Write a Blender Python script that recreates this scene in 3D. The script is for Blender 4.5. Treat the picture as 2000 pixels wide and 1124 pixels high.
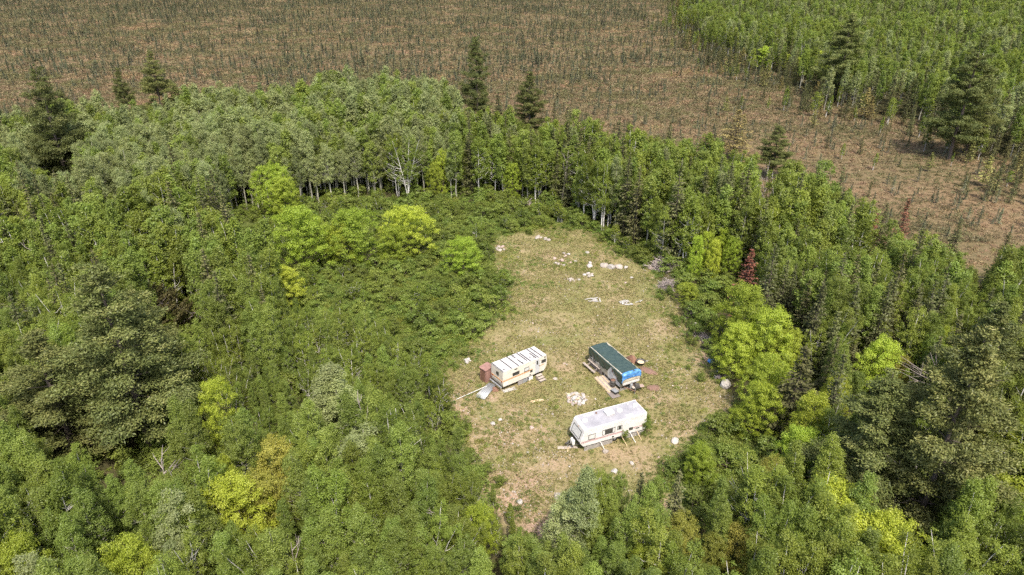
import bpy, bmesh, math, random
import numpy as np
from mathutils import Vector, Matrix

for o in list(bpy.data.objects):
    bpy.data.objects.remove(o)
SC = bpy.context.scene
COL = SC.collection
R = math.radians

# ------------------------------------------------------------------ camera, sky, sun, exposure
CAM_H, PITCH, FPX = 46.5, R(26.75), 1333.0
cam = bpy.data.cameras.new('camera')
cam.sensor_fit = 'HORIZONTAL'; cam.sensor_width = 36.0; cam.lens = 36.0 * FPX / 2000.0
cam.clip_start = 0.5; cam.clip_end = 8000
camo = bpy.data.objects.new('camera', cam); COL.objects.link(camo)
camo.location = (0, 0, CAM_H); camo.rotation_euler = (R(90) - PITCH, 0, 0)
SC.camera = camo

SUN_EL, SUN_DIR = R(57), Vector((0.24, -0.97, 0)).normalized()      # horizontal direction towards the sun
w = bpy.data.worlds.new('World'); SC.world = w; w.use_nodes = True
nt = w.node_tree; nt.nodes.clear()
sky = nt.nodes.new('ShaderNodeTexSky'); sky.sky_type = 'NISHITA'; sky.sun_disc = False
sky.sun_elevation = SUN_EL; sky.sun_rotation = math.atan2(SUN_DIR.x, SUN_DIR.y)
sky.dust_density = 4.0; sky.air_density = 1.0
bg = nt.nodes.new('ShaderNodeBackground'); bg.inputs['Strength'].default_value = 0.15
wo = nt.nodes.new('ShaderNodeOutputWorld')
nt.links.new(sky.outputs[0], bg.inputs[0]); nt.links.new(bg.outputs[0], wo.inputs[0])

sun = bpy.data.lights.new('sun', 'SUN'); sun.energy = 2.6; sun.angle = R(0.6); sun.color = (1.0, 0.93, 0.80)
suno = bpy.data.objects.new('sun', sun); COL.objects.link(suno)
sd = Vector((SUN_DIR.x * math.cos(SUN_EL), SUN_DIR.y * math.cos(SUN_EL), math.sin(SUN_EL)))
suno.rotation_euler = sd.to_track_quat('Z', 'Y').to_euler(); suno.location = (40, -60, 120)

SC.view_settings.view_transform = 'Standard'; SC.view_settings.look = 'None'
SC.view_settings.exposure = 1.12; SC.view_settings.gamma = 1.0
SC.render.engine = 'CYCLES'
SC.cycles.max_bounces = 4; SC.cycles.diffuse_bounces = 3; SC.cycles.glossy_bounces = 2
SC.cycles.transmission_bounces = 3; SC.cycles.transparent_max_bounces = 4; SC.cycles.volume_bounces = 0
SC.cycles.caustics_reflective = False; SC.cycles.caustics_refractive = False
SC.cycles.use_denoising = False; SC.cycles.sample_clamp_indirect = 4.0

rng = np.random.default_rng(7)
random.seed(7)

# ------------------------------------------------------------------ surveying helpers
CP, SP = math.cos(PITCH), math.sin(PITCH)
def gpt(px, py, z=0.0):
    """ground (or height z) point seen at photograph pixel px,py"""
    a = (px - 1000.0) / FPX; v = (py - 562.0) / FPX
    t = (CAM_H - z) / (SP + v * CP)
    return (a * t, t * (CP - v * SP))
def ppx(x, y, z):
    f = y * CP - (z - CAM_H) * SP; u = y * SP + (z - CAM_H) * CP
    return 1000 + FPX * x / f, 562 - FPX * u / f
def inside(poly, X, Y):
    X = np.asarray(X, float); Y = np.asarray(Y, float)
    r = np.zeros(X.shape, bool); n = len(poly)
    for i in range(n):
        x1, y1 = poly[i]; x2, y2 = poly[(i + 1) % n]
        c = ((y1 > Y) != (y2 > Y)) & (X < (x2 - x1) * (Y - y1) / (y2 - y1 + 1e-12) + x1)
        r ^= c
    return r
_T = np.random.default_rng(3).random((256, 256))
def vnoise(X, Y):
    xi = np.floor(X).astype(int); yi = np.floor(Y).astype(int); fx = X - xi; fy = Y - yi
    fx = fx * fx * (3 - 2 * fx); fy = fy * fy * (3 - 2 * fy)
    g = lambda a, b: _T[a % 256, b % 256]
    return (g(xi, yi) * (1 - fx) + g(xi + 1, yi) * fx) * (1 - fy) + (g(xi, yi + 1) * (1 - fx) + g(xi + 1, yi + 1) * fx) * fy
def fbm(X, Y, s, o=3):
    X = np.asarray(X, float) / s; Y = np.asarray(Y, float) / s; r = 0; a = .5; tot = 0
    for k in range(o):
        r = r + a * vnoise(X + 17.3 * k, Y + 9.1 * k); tot += a; a *= .5; X = X * 2.03; Y = Y * 2.03
    return r / tot

# zones, as ground outlines in world metres
CLEAR = [gpt(*p) for p in [(940,478),(1010,455),(1090,440),(1170,455),(1240,505),(1290,545),(1320,590),(1345,630),(1365,680),(1385,725),(1420,750),(1448,785),(1430,815),(1395,850),(1350,885),(1318,915),(1300,960),(1335,1000),(1390,1090),(1330,1100),(1275,1010),(1180,1020),(1110,1075),(1060,1100),(1000,1030),(955,975),(925,925),(905,870),(875,820),(845,780),(830,745),(860,715),(905,690),(935,650),(965,615),(985,590),(985,555),(955,520)]]
BRUSH = [gpt(*p) for p in [(420,455),(480,412),(600,408),(700,388),(790,388),(900,388),(1000,392),(1100,408),(1180,452),(1250,488),(1300,515),(1290,545),(1170,455),(1090,440),(1010,455),(940,478),(955,520),(985,555),(985,590),(965,615),(935,650),(905,690),(860,715),(830,745),(780,725),(700,690),(640,670),(590,655),(550,610),(500,560),(450,520)]]
BRUSH2 = [gpt(*p) for p in [(1318,915),(1350,885),(1395,850),(1440,815),(1490,850),(1520,900),(1480,950),(1440,985),(1410,1010),(1395,1050),(1335,1000),(1300,960)]]
FAR_EDGE = [gpt(px, py, 11.0) for px, py in [(-500,265),(0,240),(120,235),(200,216),(350,208),(420,196),(480,198),(560,182),(640,166),(760,166),(850,172),(890,196),(960,220),(1060,230),(1130,254),(1210,264),(1300,274),(1380,288),(1450,303),(1520,310),(1580,325),(1640,356),(1700,390),(1760,416),(1800,434),(1850,454),(1920,474),(2000,490),(2500,590)]]
FOREST = [gpt(-900, 1500, 0)] + [(-160, 20)] + FAR_EDGE + [(160, 20)]
FOREST[0] = (-160, 15)
NORTHWOOD = [gpt(*p) for p in [(1290,-42),(1318,30),(1335,75),(1352,105),(1385,132),(1425,160),(1480,187),(1560,205),(1620,230),(1680,250),(1750,290),(1800,312),(1860,325),(1930,340),(2000,380),(2200,430),(2500,440),(2500,-42)]]

def polydist(poly, X, Y):
    X = np.asarray(X, float); Y = np.asarray(Y, float); d = np.full(X.shape, 1e9)
    for i in range(len(poly)):
        x1, y1 = poly[i]; x2, y2 = poly[(i + 1) % len(poly)]; dx, dy = x2 - x1, y2 - y1
        t = np.clip(((X - x1) * dx + (Y - y1) * dy) / (dx * dx + dy * dy + 1e-9), 0, 1); d = np.minimum(d, np.hypot(X - x1 - t * dx, Y - y1 - t * dy))
    return d
def north(X, Y):      # signed, ragged distance into the woods beyond the bog
    X = np.asarray(X, float); Y = np.asarray(Y, float)
    return polydist(NORTHWOOD, X, Y) * np.where(inside(NORTHWOOD, X, Y), 1, -1) + 26 * (fbm(X, Y, 30, 3) - .5) * 2
def hgt(x, y):
    return 0.16 * (fbm(x, y, 9.0, 3) - .5) + 0.05 * (fbm(np.asarray(x) + 50, y, 1.7, 2) - .5)
def hz(x, y): return float(hgt(np.array([x]), np.array([y]))[0])

# ------------------------------------------------------------------ materials
def newmat(name):
    m = bpy.data.materials.new(name); m.use_nodes = True; m.node_tree.nodes.clear()
    return m, m.node_tree.nodes, m.node_tree.links
def N(ns, t, **kw):
    n = ns.new(t)
    for k, v in kw.items(): setattr(n, k, v)
    return n
def ramp(ns, stops, interp='LINEAR'):
    r = ns.new('ShaderNodeValToRGB'); e = r.color_ramp.elements; r.color_ramp.interpolation = interp
    while len(e) < len(stops): e.new(0.5)
    for i, (p, c) in enumerate(stops): e[i].position = p; e[i].color = (*c, 1)
    return r
def noise(ns, ls, vec, scale, detail=3, rough=.55):
    n = ns.new('ShaderNodeTexNoise'); n.inputs['Scale'].default_value = scale
    n.inputs['Detail'].default_value = detail; n.inputs['Roughness'].default_value = rough
    if vec is not None: ls.new(vec, n.inputs['Vector'])
    return n
def mixc(ns, ls, f, a, b, mode='MIX'):
    m = ns.new('ShaderNodeMix'); m.data_type = 'RGBA'; m.blend_type = mode
    for s, v in ((0, f), (6, a), (7, b)):
        if isinstance(v, bpy.types.NodeSocket): ls.new(v, m.inputs[s])
        elif isinstance(v, tuple): m.inputs[s].default_value = (*v, 1)
        else: m.inputs[s].default_value = v
    return m.outputs[2]

def leaf_mat(name, dark, mid, light, trans=.46, hue=.018, val=.24, sheen=.012, patch=None):
    m, ns, ls = newmat(name)
    at = N(ns, 'ShaderNodeAttribute', attribute_name='tint')
    rp = ramp(ns, [(0, dark), (.5, mid), (1, light)]); ls.new(at.outputs['Fac'], rp.inputs[0])
    oi = N(ns, 'ShaderNodeObjectInfo'); colr = rp.outputs[0]
    if patch:       # plants of other colours grow in drifts over the ground
        gp = N(ns, 'ShaderNodeNewGeometry'); pn = noise(ns, ls, gp.outputs['Position'], patch[0], 4, .6)
        pr_ = ramp(ns, [(.42, patch[1]), (.52, (1, 1, 1)), (.64, patch[2])]); ls.new(pn.outputs['Fac'], pr_.inputs[0]); colr = mixc(ns, ls, 1.0, colr, pr_.outputs[0], 'MULTIPLY')
    hs = N(ns, 'ShaderNodeHueSaturation'); ls.new(colr, hs.inputs['Color'])
    mh = N(ns, 'ShaderNodeMapRange'); ls.new(oi.outputs['Random'], mh.inputs[0])
    mh.inputs[3].default_value = .5 - hue; mh.inputs[4].default_value = .5 + hue
    ls.new(mh.outputs[0], hs.inputs['Hue'])
    wn = N(ns, 'ShaderNodeTexWhiteNoise', noise_dimensions='1D'); ls.new(oi.outputs['Random'], wn.inputs['W'])
    mv = N(ns, 'ShaderNodeMapRange'); ls.new(wn.outputs['Value'], mv.inputs[0])
    mv.inputs[3].default_value = 1 - val; mv.inputs[4].default_value = 1 + val
    ls.new(mv.outputs[0], hs.inputs['Value'])
    d = N(ns, 'ShaderNodeBsdfDiffuse'); ls.new(hs.outputs[0], d.inputs[0])
    tcol = mixc(ns, ls, .5, hs.outputs[0], (1.2, 1.2, .6), 'MULTIPLY')
    t = N(ns, 'ShaderNodeBsdfTranslucent'); ls.new(tcol, t.inputs[0])
    mx = N(ns, 'ShaderNodeMixShader'); mx.inputs[0].default_value = trans
    ls.new(d.outputs[0], mx.inputs[1]); ls.new(t.outputs[0], mx.inputs[2])
    g = N(ns, 'ShaderNodeBsdfGlossy'); g.inputs['Roughness'].default_value = .45; g.inputs[0].default_value = (.9, .95, 1, 1)
    m2 = N(ns, 'ShaderNodeMixShader'); m2.inputs[0].default_value = sheen
    ls.new(mx.outputs[0], m2.inputs[1]); ls.new(g.outputs[0], m2.inputs[2])
    o = N(ns, 'ShaderNodeOutputMaterial'); ls.new(m2.outputs[0], o.inputs[0])
    return m
def plain(name, col, col2=None, scale=8, rough=.7, metal=0, bump=0.0, spec=.4, detail=4, lo=.35, hi=.65, stretch=None):
    m, ns, ls = newmat(name)
    b = N(ns, 'ShaderNodeBsdfPrincipled'); o = N(ns, 'ShaderNodeOutputMaterial'); ls.new(b.outputs[0], o.inputs[0])
    b.inputs['Roughness'].default_value = rough; b.inputs['Metallic'].default_value = metal
    b.inputs['Specular IOR Level'].default_value = spec
    tc = N(ns, 'ShaderNodeTexCoord'); vec = tc.outputs['Object']
    if stretch:
        mp = N(ns, 'ShaderNodeMapping'); mp.inputs['Scale'].default_value = stretch; ls.new(vec, mp.inputs[0]); vec = mp.outputs[0]
    n = noise(ns, ls, vec, scale, detail)
    rp = ramp(ns, [(lo, col), (hi, col2 or tuple(c * .75 for c in col))]); ls.new(n.outputs['Fac'], rp.inputs[0])
    oi = N(ns, 'ShaderNodeObjectInfo'); mr = N(ns, 'ShaderNodeMapRange'); ls.new(oi.outputs['Random'], mr.inputs[0])
    mr.inputs[3].default_value = .88; mr.inputs[4].default_value = 1.1
    hs = N(ns, 'ShaderNodeHueSaturation'); ls.new(rp.outputs[0], hs.inputs['Color']); ls.new(mr.outputs[0], hs.inputs['Value'])
    ls.new(hs.outputs[0], b.inputs['Base Color'])
    if bump:
        bp = N(ns, 'ShaderNodeBump'); bp.inputs['Strength'].default_value = bump; bp.inputs['Distance'].default_value = .05
        ls.new(n.outputs['Fac'], bp.inputs['Height']); ls.new(bp.outputs[0], b.inputs['Normal'])
    return m

M = {}
M['aspen'] = leaf_mat('aspen_leaf', (0.143, 0.188, 0.031), (0.190, 0.247, 0.047), (0.246, 0.303, 0.078), hue=.010)
M['pale'] = leaf_mat('pale_aspen_leaf', (0.200, 0.235, 0.082), (0.257, 0.294, 0.120), (0.321, 0.358, 0.175), hue=.010)
M['birch'] = leaf_mat('birch_leaf', (0.138, 0.181, 0.025), (0.188, 0.236, 0.038), (0.244, 0.296, 0.066), hue=.011)
M['maple'] = leaf_mat('maple_leaf', (0.243, 0.307, 0.032), (0.324, 0.398, 0.046), (0.406, 0.477, 0.080), hue=.016)
M['gold'] = leaf_mat('golden_maple_leaf', (0.232, 0.225, 0.041), (0.298, 0.294, 0.056), (0.356, 0.354, 0.086), hue=.015)
M['shrub'] = leaf_mat('shrub_leaf', (0.130, 0.174, 0.030), (0.179, 0.229, 0.044), (0.230, 0.281, 0.071), hue=.012)
M['spruce'] = leaf_mat('spruce_needle', (0.079, 0.088, 0.034), (0.121, 0.128, 0.051), (0.173, 0.172, 0.076), trans=.18, hue=.020, sheen=.01)
M['pine'] = leaf_mat('pine_needle', (0.068, 0.083, 0.026), (0.133, 0.150, 0.046), (0.229, 0.227, 0.079), trans=.20, hue=.012, sheen=.012)
M['tan_pine'] = leaf_mat('faded_pine_needle', (.060, .060, .022), (.110, .105, .040), (.165, .145, .062), trans=.14, hue=.012)
M['red'] = leaf_mat('dead_needle', (.100, .045, .028), (.165, .078, .046), (.230, .115, .068), trans=.10)
M['bog_needle'] = leaf_mat('bog_spruce_needle', (0.093, 0.104, 0.055), (0.132, 0.142, 0.081), (0.174, 0.180, 0.111), trans=.1, hue=.04, val=.35)
M['tamarack'] = leaf_mat('tamarack_needle', (0.182, 0.176, 0.060), (0.252, 0.237, 0.080), (0.322, 0.293, 0.105), trans=.2, hue=.03)
M['fern'] = leaf_mat('fern_leaf', (0.145, 0.193, 0.031), (0.197, 0.250, 0.049), (0.251, 0.309, 0.078), hue=.03, val=.25, patch=(.12, (.80, .90, .9), (1.18, 1.06, .9)))
M['grass'] = leaf_mat('grass_blade', (0.149, 0.157, 0.048), (0.233, 0.216, 0.085), (0.357, 0.299, 0.162), hue=.025, val=.3, trans=.2)
M['sedge'] = leaf_mat('bog_sedge', (0.139, 0.105, 0.059), (0.198, 0.151, 0.088), (0.261, 0.206, 0.125), hue=.03, val=.3, trans=.15, patch=(.045, (.70, .84, .66), (1.14, 1.04, .95)))
M['bark_birch'] = plain('birch_bark', (.58, .56, .52), (.25, .23, .21), scale=6, stretch=(1, 1, .35), lo=.45, hi=.7, rough=.8)
M['bark_aspen'] = plain('aspen_bark', (.38, .37, .30), (.18, .17, .14), scale=5, stretch=(1, 1, .4), rough=.85)
M['bark_dark'] = plain('dark_bark', (.13, .105, .085), (.07, .055, .045), scale=9, rough=.9)
M['dead_wood'] = plain('weathered_wood', (.36, .31, .29), (.21, .175, .16), scale=7, rough=.9, stretch=(.4, .4, 2))

# ------------------------------------------------------------------ mesh helpers
def mk(name, V, Q=None, mat=None, tint=None, T=None, mats=None, mi=None, smooth=False):
    V = np.asarray(V, np.float32); me = bpy.data.meshes.new(name)
    Q = np.zeros((0, 4), np.int32) if Q is None else np.asarray(Q, np.int32)
    T = np.zeros((0, 3), np.int32) if T is None else np.asarray(T, np.int32)
    me.vertices.add(len(V)); me.vertices.foreach_set('co', V.ravel())
    li = np.concatenate([Q.ravel(), T.ravel()]).astype(np.int32)
    me.loops.add(len(li)); me.loops.foreach_set('vertex_index', li)
    ls = np.concatenate([np.arange(len(Q)) * 4, len(Q) * 4 + np.arange(len(T)) * 3]).astype(np.int32)
    me.polygons.add(len(ls)); me.polygons.foreach_set('loop_start', ls)
    if mi is not None: me.polygons.foreach_set('material_index', np.asarray(mi, np.int32))
    if smooth: me.polygons.foreach_set('use_smooth', np.ones(len(ls), bool))
    for m in (mats or [mat]):
        me.materials.append(m)
    if tint is not None:
        a = me.attributes.new('tint', 'FLOAT', 'POINT'); a.data.foreach_set('value', np.asarray(tint, np.float32))
    me.update(calc_edges=True)
    return me

def tubes(paths, sides=5):
    """paths: list of (points Nx3, radii N) -> V, Q"""
    VV, QQ, n0 = [], [], 0
    for P, r in paths:
        P = np.asarray(P, float); r = np.asarray(r, float); k = len(P)
        d = np.gradient(P, axis=0); d /= np.linalg.norm(d, axis=1)[:, None] + 1e-9
        ref = np.where(np.abs(d[:, 2:3]) > .9, np.array([[1., 0, 0]]), np.array([[0, 0, 1.]]))
        a = np.cross(d, ref); a /= np.linalg.norm(a, axis=1)[:, None] + 1e-9; b = np.cross(d, a)
        th = np.arange(sides) * 2 * math.pi / sides
        ring = P[:, None] + r[:, None, None] * (np.cos(th)[None, :, None] * a[:, None] + np.sin(th)[None, :, None] * b[:, None])
        VV.append(ring.reshape(-1, 3))
        i = np.arange(k - 1)[:, None] * sides; j = np.arange(sides)[None]; j2 = (j + 1) % sides
        QQ.append(np.stack([i + j, i + j2, i + sides + j2, i + sides + j], -1).reshape(-1, 4) + n0)
        n0 += k * sides
    return np.concatenate(VV), np.concatenate(QQ)

def cards(C, Nn, L, W, g, along=None):
    """rhombic leaf cards at C with normals ~Nn; L, W lengths; returns V, Q"""
    n = len(C); Nn = Nn / (np.linalg.norm(Nn, axis=1)[:, None] + 1e-9)
    A = g.normal(size=(n, 3)) if along is None else along
    A = A - Nn * np.sum(A * Nn, 1)[:, None]; A /= np.linalg.norm(A, axis=1)[:, None] + 1e-9
    B = np.cross(Nn, A)
    L = np.broadcast_to(np.asarray(L, float), (n,))[:, None]; W = np.broadcast_to(np.asarray(W, float), (n,))[:, None]
    bend = Nn * (L * .12)
    V = np.stack([C - A * L * .5 - bend, C + B * W * .5 + A * L * .06, C + A * L * .5 - bend, C - B * W * .5 + A * L * .06], 1).reshape(-1, 3)
    return V, np.arange(n * 4).reshape(-1, 4)

def unit(g, n):
    v = g.normal(size=(n, 3)); return v / np.linalg.norm(v, axis=1)[:, None]

def deciduous(seed, H, Rr, cb, prof, nclump, nleaf, leaf, crad, stems=1, up=.55, flat=.65, r0=.011, lean=.03, beta=(1.25, 1.0)):
    g = np.random.default_rng(seed)
    # trunk(s)
    paths = []; tops = []
    for s in range(stems):
        off = g.normal(size=2) * (.0 if stems == 1 else .25); ln = g.normal(size=2) * (lean + (.07 if stems > 1 else 0)) * H
        k = 8; t = np.linspace(0, 1, k)
        P = np.stack([off[0] + ln[0] * t ** 1.4 + g.normal(size=k) * .02 * H * .15, off[1] + ln[1] * t ** 1.4 + g.normal(size=k) * .02 * H * .15, t * H * .96], 1); P[0, 2] = -.3
        paths.append((P, H * r0 * (1 - t) ** .8 * (1 if stems == 1 else .75) + .015)); tops.append(P)
    # clumps inside the envelope
    tt = g.beta(*beta, nclump); ang = g.random(nclump) * 2 * math.pi
    lob = 1 + .22 * np.sin(ang * 2 + g.random() * 6) + .14 * np.sin(ang * 3 + g.random() * 6)
    rr = Rr * prof(tt) * lob * np.clip(g.beta(2.2, 1.15, nclump), .1, 1)
    zz = H * (cb + (1 - cb) * tt) * (1 - .05 * g.random(nclump)) - .2 * crad
    pick = g.integers(0, stems, nclump)
    base = np.zeros((nclump, 3))
    for i in range(nclump):
        P = tops[pick[i]]; base[i] = [np.interp(zz[i], P[:, 2], P[:, 0]), np.interp(zz[i], P[:, 2], P[:, 1]), zz[i]]
    C = base + np.stack([rr * np.cos(ang), rr * np.sin(ang), np.zeros(nclump)], 1)
    for i in np.argsort(-rr)[:min(int(nclump * .55), 42)]:
        P = tops[pick[i]]; z0 = max(cb * H * .75, zz[i] - rr[i] * (.45 + .5 * g.random()))
        A = np.array([np.interp(z0, P[:, 2], P[:, 0]), np.interp(z0, P[:, 2], P[:, 1]), z0]); B = C[i]
        s = np.linspace(0, 1, 4)[:, None]; mid = A + (B - A) * s; mid[1:3, 2] -= .08 * rr[i]; mid[1:3] += g.normal(size=(2, 3)) * .05 * rr[i]
        rb = max(.02, H * r0 * .33 * (1 - z0 / H) + .012); paths.append((mid, np.linspace(rb, .01, 4)))
    tv, tq = tubes(paths, 5)
    # leaves
    cs = crad * g.uniform(.65, 1.3, nclump); wgt = cs ** 2; ci = g.choice(nclump, nleaf, p=wgt / wgt.sum())
    u = unit(g, nleaf); u[:, 2] = np.where(g.random(nleaf) < .55, np.abs(u[:, 2]), u[:, 2])
    rad = g.random(nleaf) ** .40 * (1 + .35 * np.abs(g.normal(size=nleaf)))
    P = C[ci] + u * (rad * cs[ci])[:, None] * np.array([1, 1, flat])
    outw = P - np.array([0, 0, H * (cb + .35 * (1 - cb))]); outw /= np.linalg.norm(outw, axis=1)[:, None] + 1e-9
    nn = u * .55 + outw * .35 + np.array([0, 0, up]) + unit(g, nleaf) * .75
    lv, lq = cards(P, nn, leaf * g.uniform(.7, 1.35, nleaf), leaf * .72 * g.uniform(.7, 1.3, nleaf), g)
    tint = np.clip(.5 + g.normal(size=nclump)[ci] * .16 + g.normal(size=nleaf) * .16, 0, 1)
    return (tv, tq), (lv, lq, np.repeat(tint, 4))

def spruce(seed, H, Rr, cb=.06, dens=1.0, droop=.25, card=.26, power=.85, ragged=.2, thick=.5):
    g = np.random.default_rng(seed); k = 8; t = np.linspace(0, 1, k)
    P = np.stack([g.normal(size=k) * .006 * H, g.normal(size=k) * .006 * H, t * H], 1); P[0] = (0, 0, -.3)
    paths = [(P, H * .011 * (1 - t) + .012)]
    Cs, Ns, As, Ls = [], [], [], []
    z = cb * H
    while z < H * .985:
        f = (z / H - cb) / (1 - cb); L = Rr * max(.04, (1 - f)) ** power
        nb = 6 if f < .8 else 4
        for b in range(nb):
            a = g.random() * 2 * math.pi; l = L * (1 + g.normal() * ragged); l = max(l, .08)
            if g.random() < .08: continue
            dz = -droop * l * g.uniform(.5, 1.3) + .25 * l * f
            nC = max(3, int(l * 9 * dens)); s = np.linspace(.18, 1, nC)
            X = np.stack([np.cos(a) * l * s, np.sin(a) * l * s, z + dz * s + .10 * l * s ** 3], 1)
            side = np.array([-math.sin(a), math.cos(a), 0])
            w_ = (1.05 - s) * l * .34 + .05
            for rep in range(2):
                Cs.append(X + side[None] * (g.normal(size=nC) * w_)[:, None] + g.normal(size=(nC, 3)) * .05 * thick)
                Ns.append(np.array([0, 0, 1.]) + unit(g, nC) * .7)
                As.append(np.tile(np.array([math.cos(a), math.sin(a), -.2]), (nC, 1)) + unit(g, nC) * .55)
                Ls.append(np.full(nC, card) * g.uniform(.7, 1.3, nC))
            if l > .5: paths.append((np.stack([[0, 0, z], X[nC // 2], X[-1]]), np.array([.02, .012, .005])))
        z += .19 / dens ** .5 * (1 + .6 * g.random()) * max(.6, H / 9)
    C = np.concatenate(Cs); Nn = np.concatenate(Ns); A = np.concatenate(As); L = np.concatenate(Ls)
    lv, lq = cards(C, Nn, L, L * .42, g, A)
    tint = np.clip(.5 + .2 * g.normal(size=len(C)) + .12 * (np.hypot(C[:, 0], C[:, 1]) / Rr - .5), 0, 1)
    tv, tq = tubes(paths, 4)
    return (tv, tq), (lv, lq, np.repeat(tint, 4))

def pine(seed, H, Rr, cb=.18, ncard=14000, gap=1.05, card=.38, lean=0.0):
    g = np.random.default_rng(seed); k = 10; t = np.linspace(0, 1, k)
    P = np.stack([lean * H * t ** 1.5 + g.normal(size=k) * .005 * H, g.normal(size=k) * .005 * H, t * H], 1); P[0] = (0, 0, -.4)
    paths = [(P, H * .013 * (1 - t) ** .85 + .02)]
    pl, pr, pd = [], [], []
    z = cb * H
    while z < H * .97:
        f = (z / H - cb) / (1 - cb)
        L0 = Rr * (1 - f) ** .72 * (1 if f > .12 else .65 + .35 * f / .12)
        px_ = np.interp(z, P[:, 2], P[:, 0]); py_ = np.interp(z, P[:, 2], P[:, 1])
        a0 = g.random() * 6.28
        for b in range(5 if f < .85 else 4):
            if g.random() < .13: continue
            a = a0 + b * 2 * math.pi / 5 + g.normal() * .22; l = max(.35, L0 * g.uniform(.55, 1.22))
            s = np.linspace(0, 1, 6)
            rise = l * (-.08 + .42 * f + g.normal() * .06)
            X = np.stack([px_ + np.cos(a) * l * s, py_ + np.sin(a) * l * s, z + rise * s + .16 * l * s ** 2.2], 1)
            paths.append((X, np.linspace(max(.03, H * .0028 * (1 - f) + .015), .012, 6)))
            nb = max(3, int(l * 2.4))
            for q in range(nb):
                u = g.uniform(.38, 1.02) if f < .7 else g.uniform(.2, 1.02)
                c = np.array([np.interp(u, s, X[:, i]) for i in range(3)])
                c[:2] += g.normal(size=2) * .10 * l * (1.2 - u * .5); c[2] += g.normal() * .1 + .1
                pl.append(c); pr.append((.40 + .10 * l) * g.uniform(.75, 1.3)); pd.append([math.cos(a), math.sin(a), .55])
        z += gap * g.uniform(.75, 1.25) * (1.1 - .45 * f)
    pl.append([P[-1, 0], P[-1, 1], H]); pr.append(.35); pd.append([0, 0, 1])
    pl = np.array(pl, float); pr = np.array(pr); pd = np.array(pd, float)
    ci = g.choice(len(pl), ncard, p=pr ** 2 / (pr ** 2).sum())
    u = unit(g, ncard); u[:, 2] = np.where(g.random(ncard) < .75, np.abs(u[:, 2]), u[:, 2])
    C = pl[ci] + u * (g.random(ncard) ** .5 * pr[ci])[:, None] * np.array([1.2, 1.2, .72])
    nn = unit(g, ncard) * .8 + np.array([0, 0, .6]) + u * .4
    A = pd[ci] + unit(g, ncard) * .75 + u * .5
    lv, lq = cards(C, nn, card * g.uniform(.6, 1.3, ncard), card * .36 * g.uniform(.7, 1.3, ncard), g, A)
    tint = np.clip(.45 + g.normal(size=len(pl))[ci] * .16 + g.normal(size=ncard) * .15, 0, 1)
    tv, tq = tubes(paths, 6)
    return (tv, tq), (lv, lq, np.repeat(tint, 4))

def tuft(seed, n, rad, h, L, W, upr=.5):
    g = np.random.default_rng(seed)
    r = rad * np.sqrt(g.random(n)); a = g.random(n) * 6.283
    C = np.stack([r * np.cos(a), r * np.sin(a), h * (.25 + .75 * g.random(n)) * (1 - .6 * (r / rad) ** 2)], 1)
    nn = np.array([0, 0, 1. - upr]) + unit(g, n) * (.45 + upr * .4); A = np.stack([np.cos(a), np.sin(a), np.full(n, upr * 1.6)], 1) + unit(g, n) * .5
    lv, lq = cards(C, nn, L * g.uniform(.6, 1.4, n), W * g.uniform(.7, 1.3, n), g, A)
    return lv, lq, np.repeat(np.clip(.5 + g.normal(size=n) * .22, 0, 1), 4)

ell = lambda t: np.sqrt(np.clip(1 - ((t - .42) / .62) ** 2, .05, 1))
rnd = lambda t: np.sqrt(np.clip(1 - ((t - .36) / .68) ** 2, .05, 1))
dome = lambda t: np.sqrt(np.clip(1 - (t * .95) ** 2, .05, 1))

pk = lambda t: np.clip(np.minimum(1, .5 + 1.7 * t) * (1 - t) ** .55 * 1.2, .08, 1)
PROTO, MASS = {}, {}        # kind -> list of (trunk mesh, crown mesh) ; kind -> list of one-piece meshes for the far masses
def add_kind(kind, gen, n, nmass, mass_gen, leafm, barkm, base_h, base_r):
    PROTO[kind] = dict(v=[], H=base_h, R=base_r)
    for i in range(n):
        (tv, tq), (lv, lq, ti) = gen(1000 + 37 * i + len(PROTO) * 511)
        PROTO[kind]['v'].append((mk(kind + '_trunk', tv, tq, M[barkm], smooth=True), mk(kind + '_crown', lv, lq, M[leafm], ti)))
    MASS[kind] = []
    for i in range(nmass):
        (tv, tq), (lv, lq, ti) = mass_gen(5000 + 37 * i + len(PROTO) * 511)
        V = np.concatenate([tv, lv]); Q = np.concatenate([tq, lq + len(tv)])
        MASS[kind].append(mk(kind + '_far', V, Q, mats=[M[barkm], M[leafm]], mi=np.concatenate([np.zeros(len(tq), int), np.ones(len(lq), int)]), tint=np.concatenate([np.zeros(len(tv)), ti])))

SL = dict(flat=1.25, up=.40, beta=(1.15, 1.15))
def slim(s, H, Rr, cb, nc, nl, lf, cr, **k):       # upright crowns, some tapering to a point, some blunter
    wt = (.85, .6, .35)[s % 3]
    return deciduous(s, H, Rr * (.9, 1.0, 1.12)[s % 3], cb, lambda t: wt * pk(t) + (1 - wt) * ell(t), nc, nl, lf, cr, **k, **SL)
add_kind('aspen', lambda s: slim(s, 12, 1.5, .32, 190, 13500, .118, .27), 9, 6, lambda s: slim(s, 12, 1.5, .30, 130, 4800, .20, .30), 'aspen', 'bark_aspen', 12, 1.5)
add_kind('pale', lambda s: slim(s, 12, 1.45, .38, 170, 12000, .118, .27), 9, 6, lambda s: slim(s, 12, 1.45, .38, 120, 4300, .20, .30), 'pale', 'bark_aspen', 12, 1.45)
add_kind('birch', lambda s: slim(s, 11, 1.6, .30, 210, 14500, .108, .26, stems=1 + s % 3), 9, 6, lambda s: slim(s, 11, 1.6, .30, 140, 5000, .19, .29, stems=1 + s % 2), 'birch', 'bark_birch', 11, 1.6)
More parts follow.
